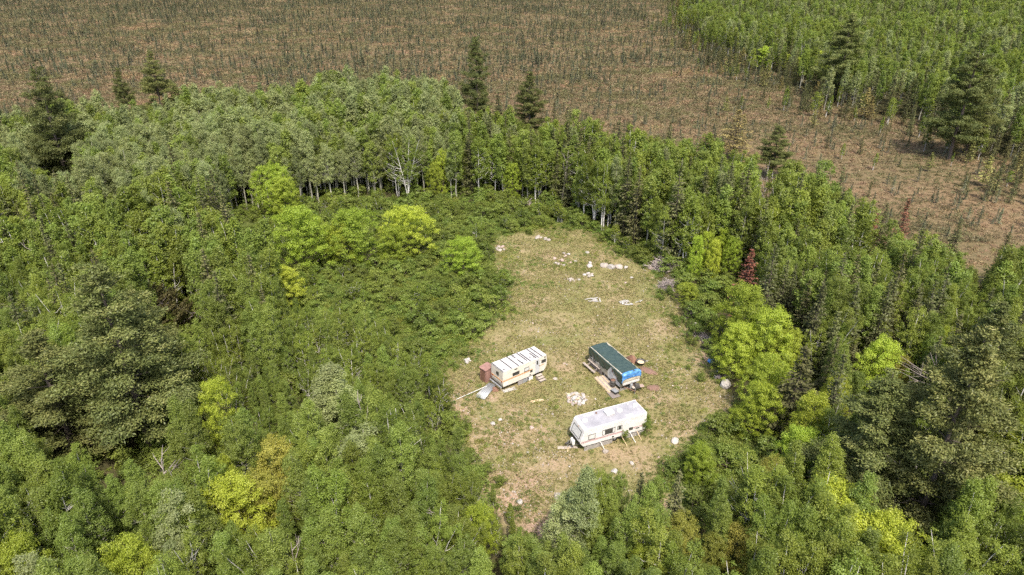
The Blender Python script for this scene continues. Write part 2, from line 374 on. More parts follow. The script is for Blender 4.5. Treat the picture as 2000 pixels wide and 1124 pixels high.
add_kind('maple', lambda s: deciduous(s, 10, 4.2, .12, rnd, 260, 21000, .17, .50, flat=.62, r0=.012, up=.4), 6, 3, lambda s: deciduous(s, 10, 4.2, .12, rnd, 160, 6000, .32, .58, flat=.6), 'maple', 'bark_dark', 10, 4.2)
add_kind('gold', lambda s: deciduous(s, 10, 4.2, .12, rnd, 230, 19000, .17, .50, flat=.62, up=.4), 3, 0, None, 'gold', 'bark_dark', 10, 4.2)
add_kind('shrub', lambda s: deciduous(s, 2.4, 1.5, .02, dome, 60, 3600, .115, .28, stems=3, r0=.009, lean=.1), 6, 4, lambda s: deciduous(s, 2.4, 1.5, .02, dome, 44, 1600, .18, .32, stems=2), 'shrub', 'bark_dark', 2.4, 1.5)
add_kind('spruce', lambda s: spruce(s, 10, 1.4), 6, 4, lambda s: spruce(s, 10, 1.4, dens=.5, card=.40), 'spruce', 'bark_dark', 10, 1.4)
add_kind('pine', lambda s: pine(s, 21, 5.4, ncard=60000, card=.27), 5, 2, lambda s: pine(s, 21, 5.2, ncard=7000, card=.6), 'pine', 'bark_dark', 21, 5.4)
add_kind('tan_pine', lambda s: pine(s, 14, 4.6, cb=.1, ncard=12000), 2, 0, None, 'tan_pine', 'dead_wood', 14, 4.6)
add_kind('red', lambda s: spruce(s, 8, 1.25, dens=.8, ragged=.3), 3, 0, None, 'red', 'bark_dark', 8, 1.25)
add_kind('bog_spruce', lambda s: spruce(s, 3.4, .36, dens=1.0, card=.16, ragged=.6, cb=.12, thick=.9), 6, 5, lambda s: spruce(s, 3.4, .40, dens=.6, card=.24, ragged=.6, cb=.12), 'bog_needle', 'dead_wood', 3.4, .36)
add_kind('tamarack', lambda s: spruce(s, 6, 1.5, dens=.75, card=.24, ragged=.35, droop=.05, cb=.15), 4, 3, lambda s: spruce(s, 6, 1.4, dens=.4, card=.4, ragged=.35, droop=.05, cb=.15), 'tamarack', 'bark_dark', 6, 1.5)

# ------------------------------------------------------------------ object helpers
def link(o, parent=None):
    COL.objects.link(o)
    if parent is not None: o.parent = parent
    return o
def tag(o, label=None, cat=None, group=None, kind=None):
    if label: o['label'] = label
    if cat: o['category'] = cat
    if group: o['group'] = group
    if kind: o['kind'] = kind
    return o
def empty(name, loc, rz=0, scale=(1, 1, 1)):
    o = bpy.data.objects.new(name, None); o.location = loc; o.rotation_euler = (0, 0, rz); o.scale = scale
    o.empty_display_size = .3
    return link(o)
def mobj(name, me, parent=None, loc=(0, 0, 0), rot=(0, 0, 0), scale=(1, 1, 1)):
    o = bpy.data.objects.new(name, me); o.location = loc; o.rotation_euler = rot; o.scale = scale
    return link(o, parent)

def scatter(name, label, pts, rot, scl, protos, kind='stuff'):
    """one object whose points carry instances of the given meshes"""
    n = len(pts); me = bpy.data.meshes.new(name)
    me.vertices.add(n); me.vertices.foreach_set('co', np.asarray(pts, np.float32).ravel())
    a = me.attributes.new('rot', 'FLOAT_VECTOR', 'POINT'); a.data.foreach_set('vector', np.asarray(rot, np.float32).ravel())
    a = me.attributes.new('scl', 'FLOAT_VECTOR', 'POINT'); a.data.foreach_set('vector', np.asarray(scl, np.float32).ravel())
    a = me.attributes.new('idx', 'INT', 'POINT'); a.data.foreach_set('value', rng.integers(0, len(protos), n).astype(np.int32))
    for m in protos[0].materials: me.materials.append(m)
    lib = bpy.data.collections.new(name + '_pieces')
    for p in protos: lib.objects.link(bpy.data.objects.new(name + '_piece', p))
    ng = bpy.data.node_groups.new(name + '_scatter', 'GeometryNodeTree')
    ng.interface.new_socket('Geometry', in_out='INPUT', socket_type='NodeSocketGeometry')
    ng.interface.new_socket('Geometry', in_out='OUTPUT', socket_type='NodeSocketGeometry')
    ns, ls = ng.nodes, ng.links
    gi = ns.new('NodeGroupInput'); go = ns.new('NodeGroupOutput')
    ci = ns.new('GeometryNodeCollectionInfo'); ci.inputs[0].default_value = lib
    ci.inputs['Separate Children'].default_value = True; ci.inputs['Reset Children'].default_value = True
    ip = ns.new('GeometryNodeInstanceOnPoints'); ip.inputs['Pick Instance'].default_value = True
    def att(nm, t):
        k = ns.new('GeometryNodeInputNamedAttribute'); k.data_type = t; k.inputs[0].default_value = nm; return k.outputs[0]
    ls.new(gi.outputs[0], ip.inputs['Points']); ls.new(ci.outputs[0], ip.inputs['Instance'])
    ls.new(att('idx', 'INT'), ip.inputs['Instance Index'])
    e2r = ns.new('FunctionNodeEulerToRotation'); ls.new(att('rot', 'FLOAT_VECTOR'), e2r.inputs[0]); ls.new(e2r.outputs[0], ip.inputs['Rotation'])
    ls.new(att('scl', 'FLOAT_VECTOR'), ip.inputs['Scale']); ls.new(ip.outputs[0], go.inputs[0])
    o = mobj(name, me); md = o.modifiers.new('scatter', 'NODES'); md.node_group = ng
    return tag(o, label=label, kind=kind)

# ------------------------------------------------------------------ ground
def lines(segs):
    out = []
    for a, b, s in segs: out.append(np.arange(a, b, s))
    return np.concatenate(out + [np.array([segs[-1][1]])])
gx = lines([(-2600, -600, 200), (-600, -160, 20), (-160, -45, 4), (-45, -14, 1.0), (-14, 28, .33), (28, 60, 1.0), (60, 160, 4), (160, 600, 20), (600, 2600, 200)])
gy = lines([(-300, 0, 50), (0, 34, 2), (34, 84, .33), (84, 126, .5), (126, 210, 2), (210, 420, 6), (420, 900, 20), (900, 3400, 250)])
GX, GY = np.meshgrid(gx, gy); X, Y = GX.ravel(), GY.ravel()
wx = X + 2.2 * (fbm(X, Y, 3.0) - .5) * 2; wy = Y + 2.2 * (fbm(X + 90, Y, 3.0) - .5) * 2
grass = inside(CLEAR, wx, wy).astype(float)
brush = (inside(BRUSH, wx, wy) | inside(BRUSH2, wx, wy)).astype(float)
woods = inside(FOREST, wx, wy).astype(float) * (1 - np.maximum(grass, brush)) + (north(X, Y) > 10)
woods = np.clip(woods, 0, 1); bog = np.clip(1 - grass - brush - woods, 0, 1)
bare = np.zeros(len(X))
for (px, py, r, s) in [(1000,985,2.6,1), (1050,1030,2.6,1), (975,935,2.2,.8), (1120,985,2.5,.7), (940,880,2.2,.6), (915,830,2.0,.6), (1350,1040,2.2,1), (1320,990,1.6,1),
                       (1375,700,2.0,.9), (1335,650,1.8,.5), (1200,885,1.6,.7), (1250,880,2,.5), (900,770,2.2,.7), (870,745,1.6,.7), (960,775,1.2,.8), (1180,500,3.0,.5), (1080,500,3.5,.55), (1120,545,3.0,.4), (1040,590,2,.4), (1330,600,1.6,.6),(1060,850,2.5,.6),(985,860,2.6,.8),(900,800,2.2,.8),(1000,800,2,.6),(1090,900,3,.6),(1180,640,2,.5),(1100,640,2.4,.5),(1300,640,2.2,.6),(1290,780,2.0,.6),(1330,830,2.2,.6),(1240,900,2,.6),(1030,940,2.5,.9),(1100,720,1.6,.6),(1130,690,1.6,.5),(920,735,1.4,.6),(1040,760,1.2,.6),(1400,790,2.2,.6),(1310,920,1.4,.8)]:
    bx_, by_ = gpt(px, py); bare = np.maximum(bare, s * np.exp(-((X - bx_) ** 2 + (Y - by_) ** 2) / r ** 2))
Z = hgt(X, Y)
far = np.clip((np.hypot(X, Y) - 150) / 400, 0, 1); Z = Z * (1 + far)
ny, nx_ = GX.shape; ii = np.arange(ny - 1)[:, None] * nx_; jj = np.arange(nx_ - 1)[None]
Q = np.stack([ii + jj, ii + jj + 1, ii + nx_ + jj + 1, ii + nx_ + jj], -1).reshape(-1, 4)

gm, ns, ls = newmat('ground')
b = N(ns, 'ShaderNodeBsdfPrincipled'); o = N(ns, 'ShaderNodeOutputMaterial'); ls.new(b.outputs[0], o.inputs[0])
b.inputs['Roughness'].default_value = .95; b.inputs['Specular IOR Level'].default_value = .15
geo = N(ns, 'ShaderNodeNewGeometry'); pos = geo.outputs['Position']
def A(nm): return N(ns, 'ShaderNodeAttribute', attribute_name=nm).outputs['Fac']
n1 = noise(ns, ls, pos, .16, 4, .6); n2 = noise(ns, ls, pos, .9, 5, .65); n3 = noise(ns, ls, pos, 4.5, 4, .7); n4 = noise(ns, ls, pos, .035, 3)
g1 = ramp(ns, [(.33, (.090, .108, .028)), (.45, (.158, .150, .052)), (.58, (.258, .205, .118)), (.72, (.33, .258, .178))]); ls.new(n3.outputs['Fac'], g1.inputs[0])
g2 = ramp(ns, [(.35, (.095, .115, .030)), (.50, (.178, .158, .064)), (.65, (.275, .208, .130))]); ls.new(n2.outputs['Fac'], g2.inputs[0])
gcol = mixc(ns, ls, .5, g1.outputs[0], g2.outputs[0])
g3 = ramp(ns, [(.36, (.098, .124, .030)), (.50, (.190, .168, .070)), (.63, (.29, .218, .138))]); ls.new(n1.outputs['Fac'], g3.inputs[0])
gcol = mixc(ns, ls, .42, gcol, g3.outputs[0])
dirt = ramp(ns, [(.3, (.21, .13, .09)), (.55, (.33, .23, .165)), (.75, (.44, .35, .28))]); ls.new(n3.outputs['Fac'], dirt.inputs[0])
bm_ = N(ns, 'ShaderNodeMath', operation='MULTIPLY_ADD'); ls.new(n2.outputs['Fac'], bm_.inputs[0]); bm_.inputs[1].default_value = 1.6; bm_.inputs[2].default_value = -.55
bm2 = N(ns, 'ShaderNodeMath', operation='ADD', use_clamp=True); ls.new(bm_.outputs[0], bm2.inputs[0]); ls.new(A('bare'), bm2.inputs[1])
bm3 = N(ns, 'ShaderNodeMath', operation='MULTIPLY', use_clamp=True); ls.new(bm2.outputs[0], bm3.inputs[0]); ls.new(A('bare'), bm3.inputs[1])
gcol = mixc(ns, ls, bm3.outputs[0], gcol, dirt.outputs[0])
brc = ramp(ns, [(.3, (.050, .075, .016)), (.6, (.095, .110, .030)), (.8, (.16, .13, .06))]); ls.new(n2.outputs['Fac'], brc.inputs[0])
woc = ramp(ns, [(.3, (.035, .040, .014)), (.7, (.085, .070, .035))]); ls.new(n2.outputs['Fac'], woc.inputs[0])
b1 = ramp(ns, [(.32, (.095, .078, .040)), (.5, (.160, .115, .066)), (.68, (.230, .160, .095))]); ls.new(n2.outputs['Fac'], b1.inputs[0])
b2 = ramp(ns, [(.35, (.090, .088, .040)), (.55, (.155, .115, .064)), (.7, (.205, .138, .082))]); ls.new(n4.outputs['Fac'], b2.inputs[0])
bcol = mixc(ns, ls, .45, b1.outputs[0], b2.outputs[0])
b3 = ramp(ns, [(.35, (.55, .55, .5)), (.65, (1.25, 1.2, 1.15))]); ls.new(n3.outputs['Fac'], b3.inputs[0])
bcol = mixc(ns, ls, .8, bcol, b3.outputs[0], 'MULTIPLY')
c = mixc(ns, ls, A('brush'), gcol, brc.outputs[0]); c = mixc(ns, ls, A('woods'), c, woc.outputs[0]); c = mixc(ns, ls, A('bog'), c, bcol)
ls.new(c, b.inputs['Base Color'])
bp = N(ns, 'ShaderNodeBump'); bp.inputs['Strength'].default_value = .6; bp.inputs['Distance'].default_value = .12
ls.new(n3.outputs['Fac'], bp.inputs['Height']); ls.new(bp.outputs[0], b.inputs['Normal'])
gme = mk('ground', np.stack([X, Y, Z], 1), Q, gm, smooth=True)
for nm, v in (('brush', brush), ('woods', woods), ('bog', bog), ('bare', bare)):
    a = gme.attributes.new(nm, 'FLOAT', 'POINT'); a.data.foreach_set('value', v.astype(np.float32))
tag(mobj('ground', gme), kind='structure')
def gz(x, y):
    f = np.clip((np.hypot(x, y) - 150) / 400, 0, 1); return hgt(x, y) * (1 + f)

# ------------------------------------------------------------------ landmarks the labels refer to
RV1 = dict(o=(-1.04, 65.40), a=R(36.4), L=6.52, W=2.39, H=2.05)
RV2 = dict(o=(9.51, 71.38), a=R(-63.5), L=7.11, W=2.46, H=1.92)
RV3 = dict(o=(7.02, 54.85), a=R(22.9), L=7.76, W=2.42, H=2.10)
LM = {}
def landmark(name, px, py, z=0): LM[name] = gpt(px, py, z)
landmark('the striped-roof trailer', 1010, 735); landmark('the tarped trailer', 1200, 730); landmark('the white trailer', 1190, 855)
landmark('the brush pile', 1305, 525); landmark('the blue bundle', 1398, 707)
landmark('the huge shaded pine', 165, 890); landmark('the huge plumed pine', 1890, 960)
landmark('the lone bog pine', 925, 225); landmark('the paired pines', 270, 215); landmark('the tallest bog-side pine', 110, 350)
landmark('the bushy pine', 1035, 240); landmark('the yellowish tamarack', 1440, 295)
landmark('the red edge spruce', 1450, 555); landmark('the red spruce pair', 1725, 480)
landmark('the lime maple row', 680, 540); landmark('the golden maple', 530, 960, 0)
landmark('the pink rocks', 1215, 475); landmark('the white snag', 1500, 370); landmark('the dark lone spruce', 1570, 830)
landmark('the round lime bush', 1345, 605); landmark('the fallen tan pine', 330, 620); landmark('the front lime maple', 240, 1160)
landmark('the white-stemmed birches', 780, 388); landmark('the ochre maple', 1450, 1150); landmark('the lime edge shrub', 1365, 955)
landmark('the slope maple', 900, 550); landmark('the broken limbs', 1890, 740)
LMN = list(LM); LMP = np.array([LM[k] for k in LMN])
ORD = ['first', 'second', 'third', 'fourth', 'fifth', 'sixth', 'seventh', 'eighth', 'ninth', 'tenth', 'eleventh', 'twelfth', 'thirteenth', 'fourteenth', 'fifteenth', 'sixteenth', 'seventeenth', 'eighteenth', 'nineteenth', 'twentieth']

NAMES = {'aspen': ('aspen_tree', 'aspen', 'mid-green aspen'), 'pale': ('poplar_tree', 'poplar', 'grey-green poplar'), 'birch': ('birch_tree', 'birch', 'fine-leaved green birch'),
         'maple': ('maple_tree', 'maple', 'lime-green maple'), 'gold': ('maple_tree', 'maple', 'golden maple'), 'shrub': ('shrub', 'shrub', 'leafy green shrub'), 'spruce': ('spruce_tree', 'spruce', 'dark narrow spruce'),
         'pine': ('pine_tree', 'pine', 'dark pine'), 'tan_pine': ('pine_tree', 'pine', 'tan pine'), 'red': ('dead_spruce_tree', 'spruce', 'rust-red dead spruce'),
         'bog_spruce': ('bog_spruce_tree', 'bog spruce', 'stunted bog spruce'), 'tamarack': ('tamarack_tree', 'tamarack', 'loose yellowish tamarack')}
def tree(kind, x, y, H, Rr=None, rz=None, label=None, group=None, var=None, tilt=(0, 0)):
    p = PROTO[kind]; i = random.randrange(len(p['v'])) if var is None else var % len(p['v'])
    rz = random.random() * 6.283 if rz is None else rz
    sx = (H / p['H'] * random.uniform(.9, 1.12)) if Rr is None else Rr / p['R']
    e = empty(NAMES[kind][0], (x, y, float(gz(np.array([x]), np.array([y]))[0]) - .05), rz, (sx, sx, H / p['H']))
    e.rotation_euler = (tilt[0], tilt[1], rz)
    t, c = p['v'][i]
    mobj('trunk', t, e); mobj('stems' if kind == 'shrub' else 'crown', c, e) if kind != 'shrub' else mobj('crown', c, e)
    tag(e, label, NAMES[kind][1], group)
    return e

# ------------------------------------------------------------------ hand-placed trees (top pixel, height, crown radius)
placed = []          # (x, y, r) keep-out for the scattered trees
def put(kind, px, py, H, Rr, label, group=None, var=None, keep=.75, tilt=(0, 0)):
    x, y = gpt(px, py, H); placed.append((x, y, Rr * keep))
    return tree(kind, x, y, H, Rr, label=label, group=group, var=var, tilt=tilt)
# pines on the bog edge
put('pine', 66, 128, 26, 6.0, 'tallest dark pine beside the bog, rising over grey-green poplars', var=0)
put('pine', 116, 175, 17, 3.8, 'slim dark pine tucked behind the tallest bog-side pine', var=1)
put('pine', 228, 132, 17, 3.6, 'slender pine, thinner one of the paired pines on the bog edge', var=2)
put('pine', 290, 98, 21, 5.6, 'broad dark pine, thicker one of the paired pines on the bog edge', var=3)
put('pine', 340, 165, 12, 4.0, 'low dark pine at the foot of the broad bog-edge pine', var=1)
put('tamarack', 430, 157, 9, 2.6, 'small olive tamarack behind the poplar canopy')
put('pine', 929, 66, 25, 4.8, 'tall lone pine with pointed top on the bog edge', var=4)
put('spruce', 973, 176, 13, 2.8, 'dark cone-shaped spruce between the two bog-edge pines')
put('pine', 1035, 138, 18, 5.6, 'short bushy pine on the bog edge beside the lone pine', var=2)
put('spruce', 1083, 197, 12, 2.0, 'slim spruce just past the short bushy pine')
put('tamarack', 1445, 213, 12, 4.0, 'yellowish open-branched tamarack at the bog margin')
put('pine', 1524, 241, 12, 4.2, 'small bright pine at the bog margin beside the yellowish tamarack', var=0)
put('pine', 1668, 26, 27, 8.5, 'wind-swept dark pine standing in the far woods above the bog', var=1)
put('pine', 1925, 62, 29, 7.6, 'massive pine with tan-tipped plumes at the far woods edge', var=3)
put('pine', 1935, 140, 20, 5.5, 'lower pine crown in front of the massive far-woods pine', var=4)
for i, (px, py, H) in enumerate([(1650, 322, 10), (1735, 395, 9), (1880, 425, 9), (1975, 450, 9), (1310, 232, 9), (1200, 240, 8)]):
    put('spruce', px, py, H, 1.6, 'dark spruce poking above the canopy at the bog margin, %s from the lone pine' % ORD[[2, 3, 4, 5, 1, 0][i]], 'spruces along the bog margin')
# near giants
put('pine', 178, 500, 22, 6.4, 'huge dark pine on the shaded flank, tallest in the foreground', var=0, keep=.6)
put('pine', 60, 650, 15, 6.2, 'broad olive pine with drooping limbs in front of the huge dark pine', var=2, keep=.55)
put('pine', 255, 560, 15, 4.6, 'dark pine crowding the huge pine on its clearing side', var=3, keep=.55)
put('tan_pine', 345, 520, 9, 4.0, 'fallen tan pine leaning over in the brush', tilt=(R(-28), R(34)), keep=.6)
put('pine', 1930, 640, 22, 5.4, 'huge plumed pine beside the pale trunk and broken limbs', var=1, keep=.6)
put('pine', 1745, 725, 16, 5.4, 'bluish broad pine in front of the lime maple thicket', var=4, keep=.6)
put('pine', 1960, 590, 17, 5.0, 'dark pine behind the huge plumed pine', var=2, keep=.55)
put('pine', 1695, 925, 9, 2.8, 'small grey-green pine among the birches', var=3)
put('spruce', 1577, 670, 12, 2.8, 'dark spruce standing between lime maples by the clearing', var=0)
put('spruce', 1620, 880, 8, 2.2, 'short brownish spruce behind the big birch clump', var=2)
for i, (px, py, H) in enumerate([(1510, 505, 9), (1597, 505, 10), (1720, 508, 11), (1880, 610, 11), (1815, 690, 10), (1840, 655, 10), (1450, 330, 9), (1660, 400, 9)]):
    put('spruce', px, py, H, 1.6, 'dark pointed spruce in the birch wood, %s from the clearing' % ORD[i], 'spruces in the birch wood')
# rust-red dead spruces
put('red', 1470, 482, 10.5, 2.0, 'rust-red dead spruce by the clearing edge', var=0)
put('red', 1713, 416, 10.5, 1.9, 'rust-red dead spruce, lower one of the pair toward the bog', var=1)
put('red', 1777, 386, 10.0, 1.7, 'darker red dead spruce touching the bog edge', var=2)
# lime maples
MAPLES = [
 (525, 318, 11, 3.6, 'tall lime maple against the poplar stand'), (548, 345, 9, 3.2, 'lime maple leaning on the tall one by the poplar stand'),
 (572, 405, 11, 4.6, 'broad lime maple, first of the row above the brush'), (608, 425, 8, 3.0, 'small lime maple wedged between the first two of the row'),
 (683, 408, 10, 4.2, 'broad lime maple in the middle of the row above the brush'), (660, 430, 8, 3.0, 'low lime maple under the middle of the row'),
 (792, 398, 9.5, 4.1, 'bright lime maple ending the row above the brush'), (770, 440, 7, 3.0, 'low lime maple skirting the end of the row'),
 (902, 465, 6.5, 3.2, 'small lime maple standing alone on the slope by the grass'), (520, 500, 7, 2.6, 'lime maple below the row beside the tan pine'), (555, 520, 6.5, 2.6, 'small lime maple at the lower end of the row'),
 (862, 290, 10, 2.2, 'slim yellow-green maple in the stand behind the brush'), (845, 315, 8, 2.0, 'short yellow-green maple under the stand behind the brush'), (1000, 318, 8, 2.1, 'yellow-green maple beside the dark spruces behind the brush'),
 (1458, 555, 10, 4.0, 'big lime maple bulging over the grass edge'), (1512, 600, 10, 3.6, 'big lime maple behind the one bulging over the grass'), (1448, 630, 8, 2.9, 'lime maple hanging over the blue tarp bundle'),
 (1510, 690, 8, 3.0, 'lime maple above the white boulders'), (1545, 640, 8, 2.6, 'lime maple next to the dark spruce'), (1500, 748, 7, 2.6, 'lime maple below the white boulders'), (1600, 770, 9, 2.8, 'lime maple leaning past the dark spruce'),
 (1570, 830, 8, 2.6, 'lime maple in front of the dark spruce'), (1640, 730, 8, 2.2, 'lime maple behind the bluish pine'), (1730, 660, 9, 3.2, 'yellowish round maple above the bluish pine'), (1860, 640, 8, 2.2, 'lime maple by the broken grey limbs'),
 (1370, 868, 5, 2.0, 'upright lime shrub-like maple at the grass edge by the white trailer'), (1445, 795, 3.2, 1.7, 'low lime maple bush at the corner of the grass'),
 (410, 735, 10, 2.3, 'lime maple in the hardwoods beside the huge dark pine'), (455, 930, 9, 3.4, 'broad lime maple in the foreground hardwoods'), (240, 1052, 9, 2.9, 'bright lime maple in front at the frame edge'), (935, 985, 7, 1.7, 'slim bright lime maple at the tip of the bare strip'),
 (1258, 1062, 7, 1.5, 'small lime maple in front of the aspens'), (1750, 1010, 9, 3.2, 'lime maple in front of the tall birches'), (15, 1050, 9, 2.6, 'lime maple cut by the frame corner'), (1347, 552, 3.6, 2.0, 'round lime bush by the stick piles'), (430, 890, 8, 2.0, 'slender lime maple beside the golden one')]
for i, (px, py, H, Rr, lb) in enumerate(MAPLES): put('maple', px, py, H, Rr * (1.0 if i < 11 else .84), lb, 'lime maples', var=i)
for i, (px, py, H, Rr, lb) in enumerate([(532, 858, 9, 2.5, 'golden-orange maple crown in the foreground hardwoods'), (500, 925, 8, 2.4, 'dull golden maple below the golden-orange one'), (1330, 1005, 7, 1.9, 'golden maple beside the reddish bare patch'), (1455, 1030, 7, 1.8, 'ochre maple in front at the frame edge'), (1400, 1050, 6, 1.6, 'small ochre maple beside the bigger ochre one'), (1520, 895, 6, 2.0, 'golden bush behind the big birch clump'), (1755, 690, 7, 2.2, 'orange-tipped maple beside the yellowish round one')]):
    put('gold', px, py, H, Rr, lb, 'golden maples', var=i)
for i, (px, py) in enumerate([(1366, 460), (1384, 450), (1400, 466), (1418, 445), (1436, 460)]):
    put('maple', px, py, 7.5, 1.35, 'pale yellow-green tree on thin grey stems, %s from the brush pile' % ORD[i], 'pale trees behind the brush pile', var=i + 2)
# pale willows in the near foreground
put('pale', 1130, 915, 12, 1.6, 'grey-green poplar standing before the dark bare strip'); put('pale', 1100, 965, 9, 1.6, 'lower grey-green poplar beside the one before the bare strip')
put('pale', 610, 715, 10, 2.4, 'silvery poplar rising from the green hardwoods'); put('pale', 650, 735, 9, 2.2, 'second silvery poplar beside the one in the hardwoods'); put('pale', 690, 820, 10, 2.4, 'silvery poplar between the hardwoods and the grass edge')
# white-stemmed birches behind the clearing
for i, (px, py) in enumerate([(772, 262), (790, 268), (1145, 300), (1168, 305), (1182, 312), (1290, 385), (1300, 390), (1308, 395)]):
    put('birch', px, py, 13 if px < 1250 else 10, 2.0 if px < 1250 else 1.5, 'tall birch with bare white stem behind the clearing, %s along the edge' % ORD[i], 'white-stemmed edge birches', var=i, keep=.5)
PL = np.array(placed)

# ------------------------------------------------------------------ scattered woods
def jgrid(x0, x1, y0, y1, d, j=.48):
    a = np.arange(x0, x1, d); b_ = np.arange(y0, y1, d * .9)
    P, Qy = np.meshgrid(a, b_); P = P + (np.arange(len(b_)) % 2)[:, None] * d / 2
    P = P.ravel() + rng.uniform(-j, j, P.size) * d; Qy = Qy.ravel() + rng.uniform(-j, j, Qy.size) * d
    return P, Qy
def inframe(x, y, z, m=150, mb=500):
    f = y * CP - (z - CAM_H) * SP
    px, py = ppx(x, y, z); return (f > 5) & (px > -m) & (px < 2000 + m) & (py > -160) & (py < 1124 + mb)
tx, ty = jgrid(-135, 140, 24, 215, 2.05)
ok = inside(FOREST, tx, ty) & ~inside(CLEAR, tx, ty) & ~inside(BRUSH, tx, ty) & ~inside(BRUSH2, tx, ty) & (inframe(tx, ty, 8.0))
# the strip in front of the grass stays low enough to see over
tx, ty = tx[ok], ty[ok]
d = np.min((np.hypot(tx[:, None] - PL[None, :, 0], ty[:, None] - PL[None, :, 1]) - PL[None, :, 2]), axis=1)
ok = d > 0; tx, ty = tx[ok], ty[ok]
cpx, cpy = ppx(tx, ty, 9.0)
NB = fbm(tx, ty, 14.0, 2); r1 = rng.random(len(tx)); r2 = rng.random(len(tx))
NB2 = fbm(tx + 300, ty, 7.0, 2); kinds = np.empty(len(tx), object); Hs = np.zeros(len(tx))
for i in range(len(tx)):
    a, b_, u, nb = cpx[i], cpy[i], r1[i], NB[i]
    if b_ < 390 and a < 900: w_ = dict(pale=.62, aspen=.25, birch=.08, spruce=.03, maple=.02); h = 12.5
    elif b_ < 480 and a < 1650: w_ = dict(aspen=.46, birch=.26, pale=.03, spruce=.21, maple=.06); h = 11.5
    elif a > 1350 and b_ < 820: w_ = dict(birch=.46, aspen=.24, spruce=.26, maple=.05, pale=.02); h = 10.0
    elif a > 1250: w_ = dict(birch=.66, aspen=.20, maple=.06, spruce=.05, pale=.03); h = 9.5
    elif b_ < 640 and a < 520: w_ = dict(birch=.45, aspen=.36, spruce=.10, maple=.03, pale=.06); h = 10.0
    elif b_ < 800 and 330 < a < 900: w_ = dict(aspen=.46, birch=.46, maple=.05, pale=.03); h = 6.0
    else: w_ = dict(aspen=.60, birch=.25, pale=.08, maple=.05, spruce=.02); h = 9.0
    ks = list(w_); cw = np.cumsum([w_[k] for k in ks]); v = (u * .7 + .3 * min(max((nb - .25) * 2, 0), .999)) % 1.0
    kinds[i] = ks[int(np.searchsorted(cw, v * cw[-1]))]; Hs[i] = h * (.66 + .38 * r2[i] + .34 * min(max((NB2[i] - .2) / .6, 0), 1))
    if kinds[i] == 'maple': Hs[i] *= .75
    if kinds[i] == 'spruce': Hs[i] *= 1.18
# trees near the camera side of the clearing must not stand up over the trailers: they are young there
hide = (ty < 52) & (np.abs(tx - 6) < 14)
Hs[hide] *= .85
for i in range(len(tx)):          # never cover grass that the photograph shows open
    for _ in range(6):
        px, py = ppx(tx[i], ty[i], Hs[i] + .3); gx_, gy_ = gpt(px, py)
        open_ = inside(CLEAR, np.array([gx_]), np.array([gy_]))[0] and py < (1040 if 950 < px < 1085 else 985) and not (1090 < px < 1330 and py > 905)
        if open_ and gy_ > ty[i]: Hs[i] *= .86
        else: break
PROT = [(1258, 478, 1348, 588, 100), (45, 130, 150, 330, 132), (895, 70, 955, 205, 190), (1000, 140, 1070, 235, 180), (262, 100, 345, 205, 165), (210, 135, 258, 200, 180), (1268, 498, 1336, 578, 96), (1316, 545, 1374, 606, 92), (1335, 598, 1390, 684, 84), (1290, 395, 1312, 500, 104), (1376, 692, 1414, 722, 77), (1388, 724, 1432, 768, 73), (1440, 486, 1476, 552, 96), (1480, 330, 1522, 372, 150),
        (1335, 866, 1400, 962, 55), (1326, 985, 1376, 1062, 48), (1546, 678, 1606, 800, 66), (60, 520, 320, 880, 54), (1800, 655, 1995, 930, 52), (1680, 735, 1800, 850, 58), (275, 520, 400, 612, 84), (385, 735, 440, 820, 62), (500, 858, 570, 925, 50),
        (415, 930, 500, 1000, 48), (180, 1055, 300, 1124, 42), (900, 990, 965, 1060, 46), (1360, 445, 1445, 540, 98), (1395, 560, 1560, 720, 78), (1440, 690, 1620, 860, 62), (1205, 462, 1232, 482, 112), (1690, 660, 1770, 740, 70), (1690, 420, 1720, 485, 115), (1755, 392, 1785, 440, 120), (590, 720, 665, 820, 62), (1715, 1010, 1790, 1070, 44), (1420, 1030, 1490, 1110, 44)]
drop = np.zeros(len(tx), bool)
for (a0, b0, a1, b1, yy) in PROT:
    for f in (.45, .65, .85, 1.0):
        px, py = ppx(tx, ty, Hs * f); drop |= (px > a0) & (px < a1) & (py > b0) & (py < b1) & (ty < yy - .5)
keep = (Hs > 2.6) & ~drop; tx, ty, Hs, kinds = tx[keep], ty[keep], Hs[keep], kinds[keep]
vis = inframe(tx, ty, Hs * .85, 10, 60)
depth = ty * CP + CAM_H * SP
BUDGET = dict(aspen=280, pale=270, birch=280, maple=60, spruce=220)
def label_trees(kind, xs, ys):
    """label every tree by its count from the landmark it stands by"""
    D = np.hypot(xs[:, None] - LMP[None, :, 0], ys[:, None] - LMP[None, :, 1]); o2 = np.argsort(D, axis=1)[:, :2]; out = [None] * len(xs); nm = NAMES[kind][2]
    for k, j in set(map(tuple, o2)):
        idx = [i for i in np.argsort(D[:, k]) if tuple(o2[i]) == (k, j)]
        for n, i in enumerate(idx):
            grp = '%s trees between %s and %s' % (nm, LMN[k], LMN[j])
            if len(idx) == 1: out[i] = ('%s, the only one from %s toward %s' % (nm, LMN[k], LMN[j]), grp)
            elif n < 20: out[i] = ('%s, %s from %s toward %s' % (nm, ORD[n], LMN[k], LMN[j]), grp)
            else: out[i] = ('%s crowded farther from %s toward %s' % (nm, LMN[k], LMN[j]), grp)
    return out
mass = {k: [] for k in MASS}
for k in BUDGET:
    idx = np.where(kinds == k)[0]; order = idx[np.lexsort((depth[idx], ~vis[idx]))]
    near = [i for i in order if vis[i]][:BUDGET[k]]; rest = [i for i in order if i not in set(near)]
    labs = label_trees(k, tx[near], ty[near])
    for i, (lb, grp) in zip(near, labs): tree(k, tx[i], ty[i], Hs[i], label=lb, group=grp)
    mass[k] += [(tx[i], ty[i], Hs[i]) for i in rest]
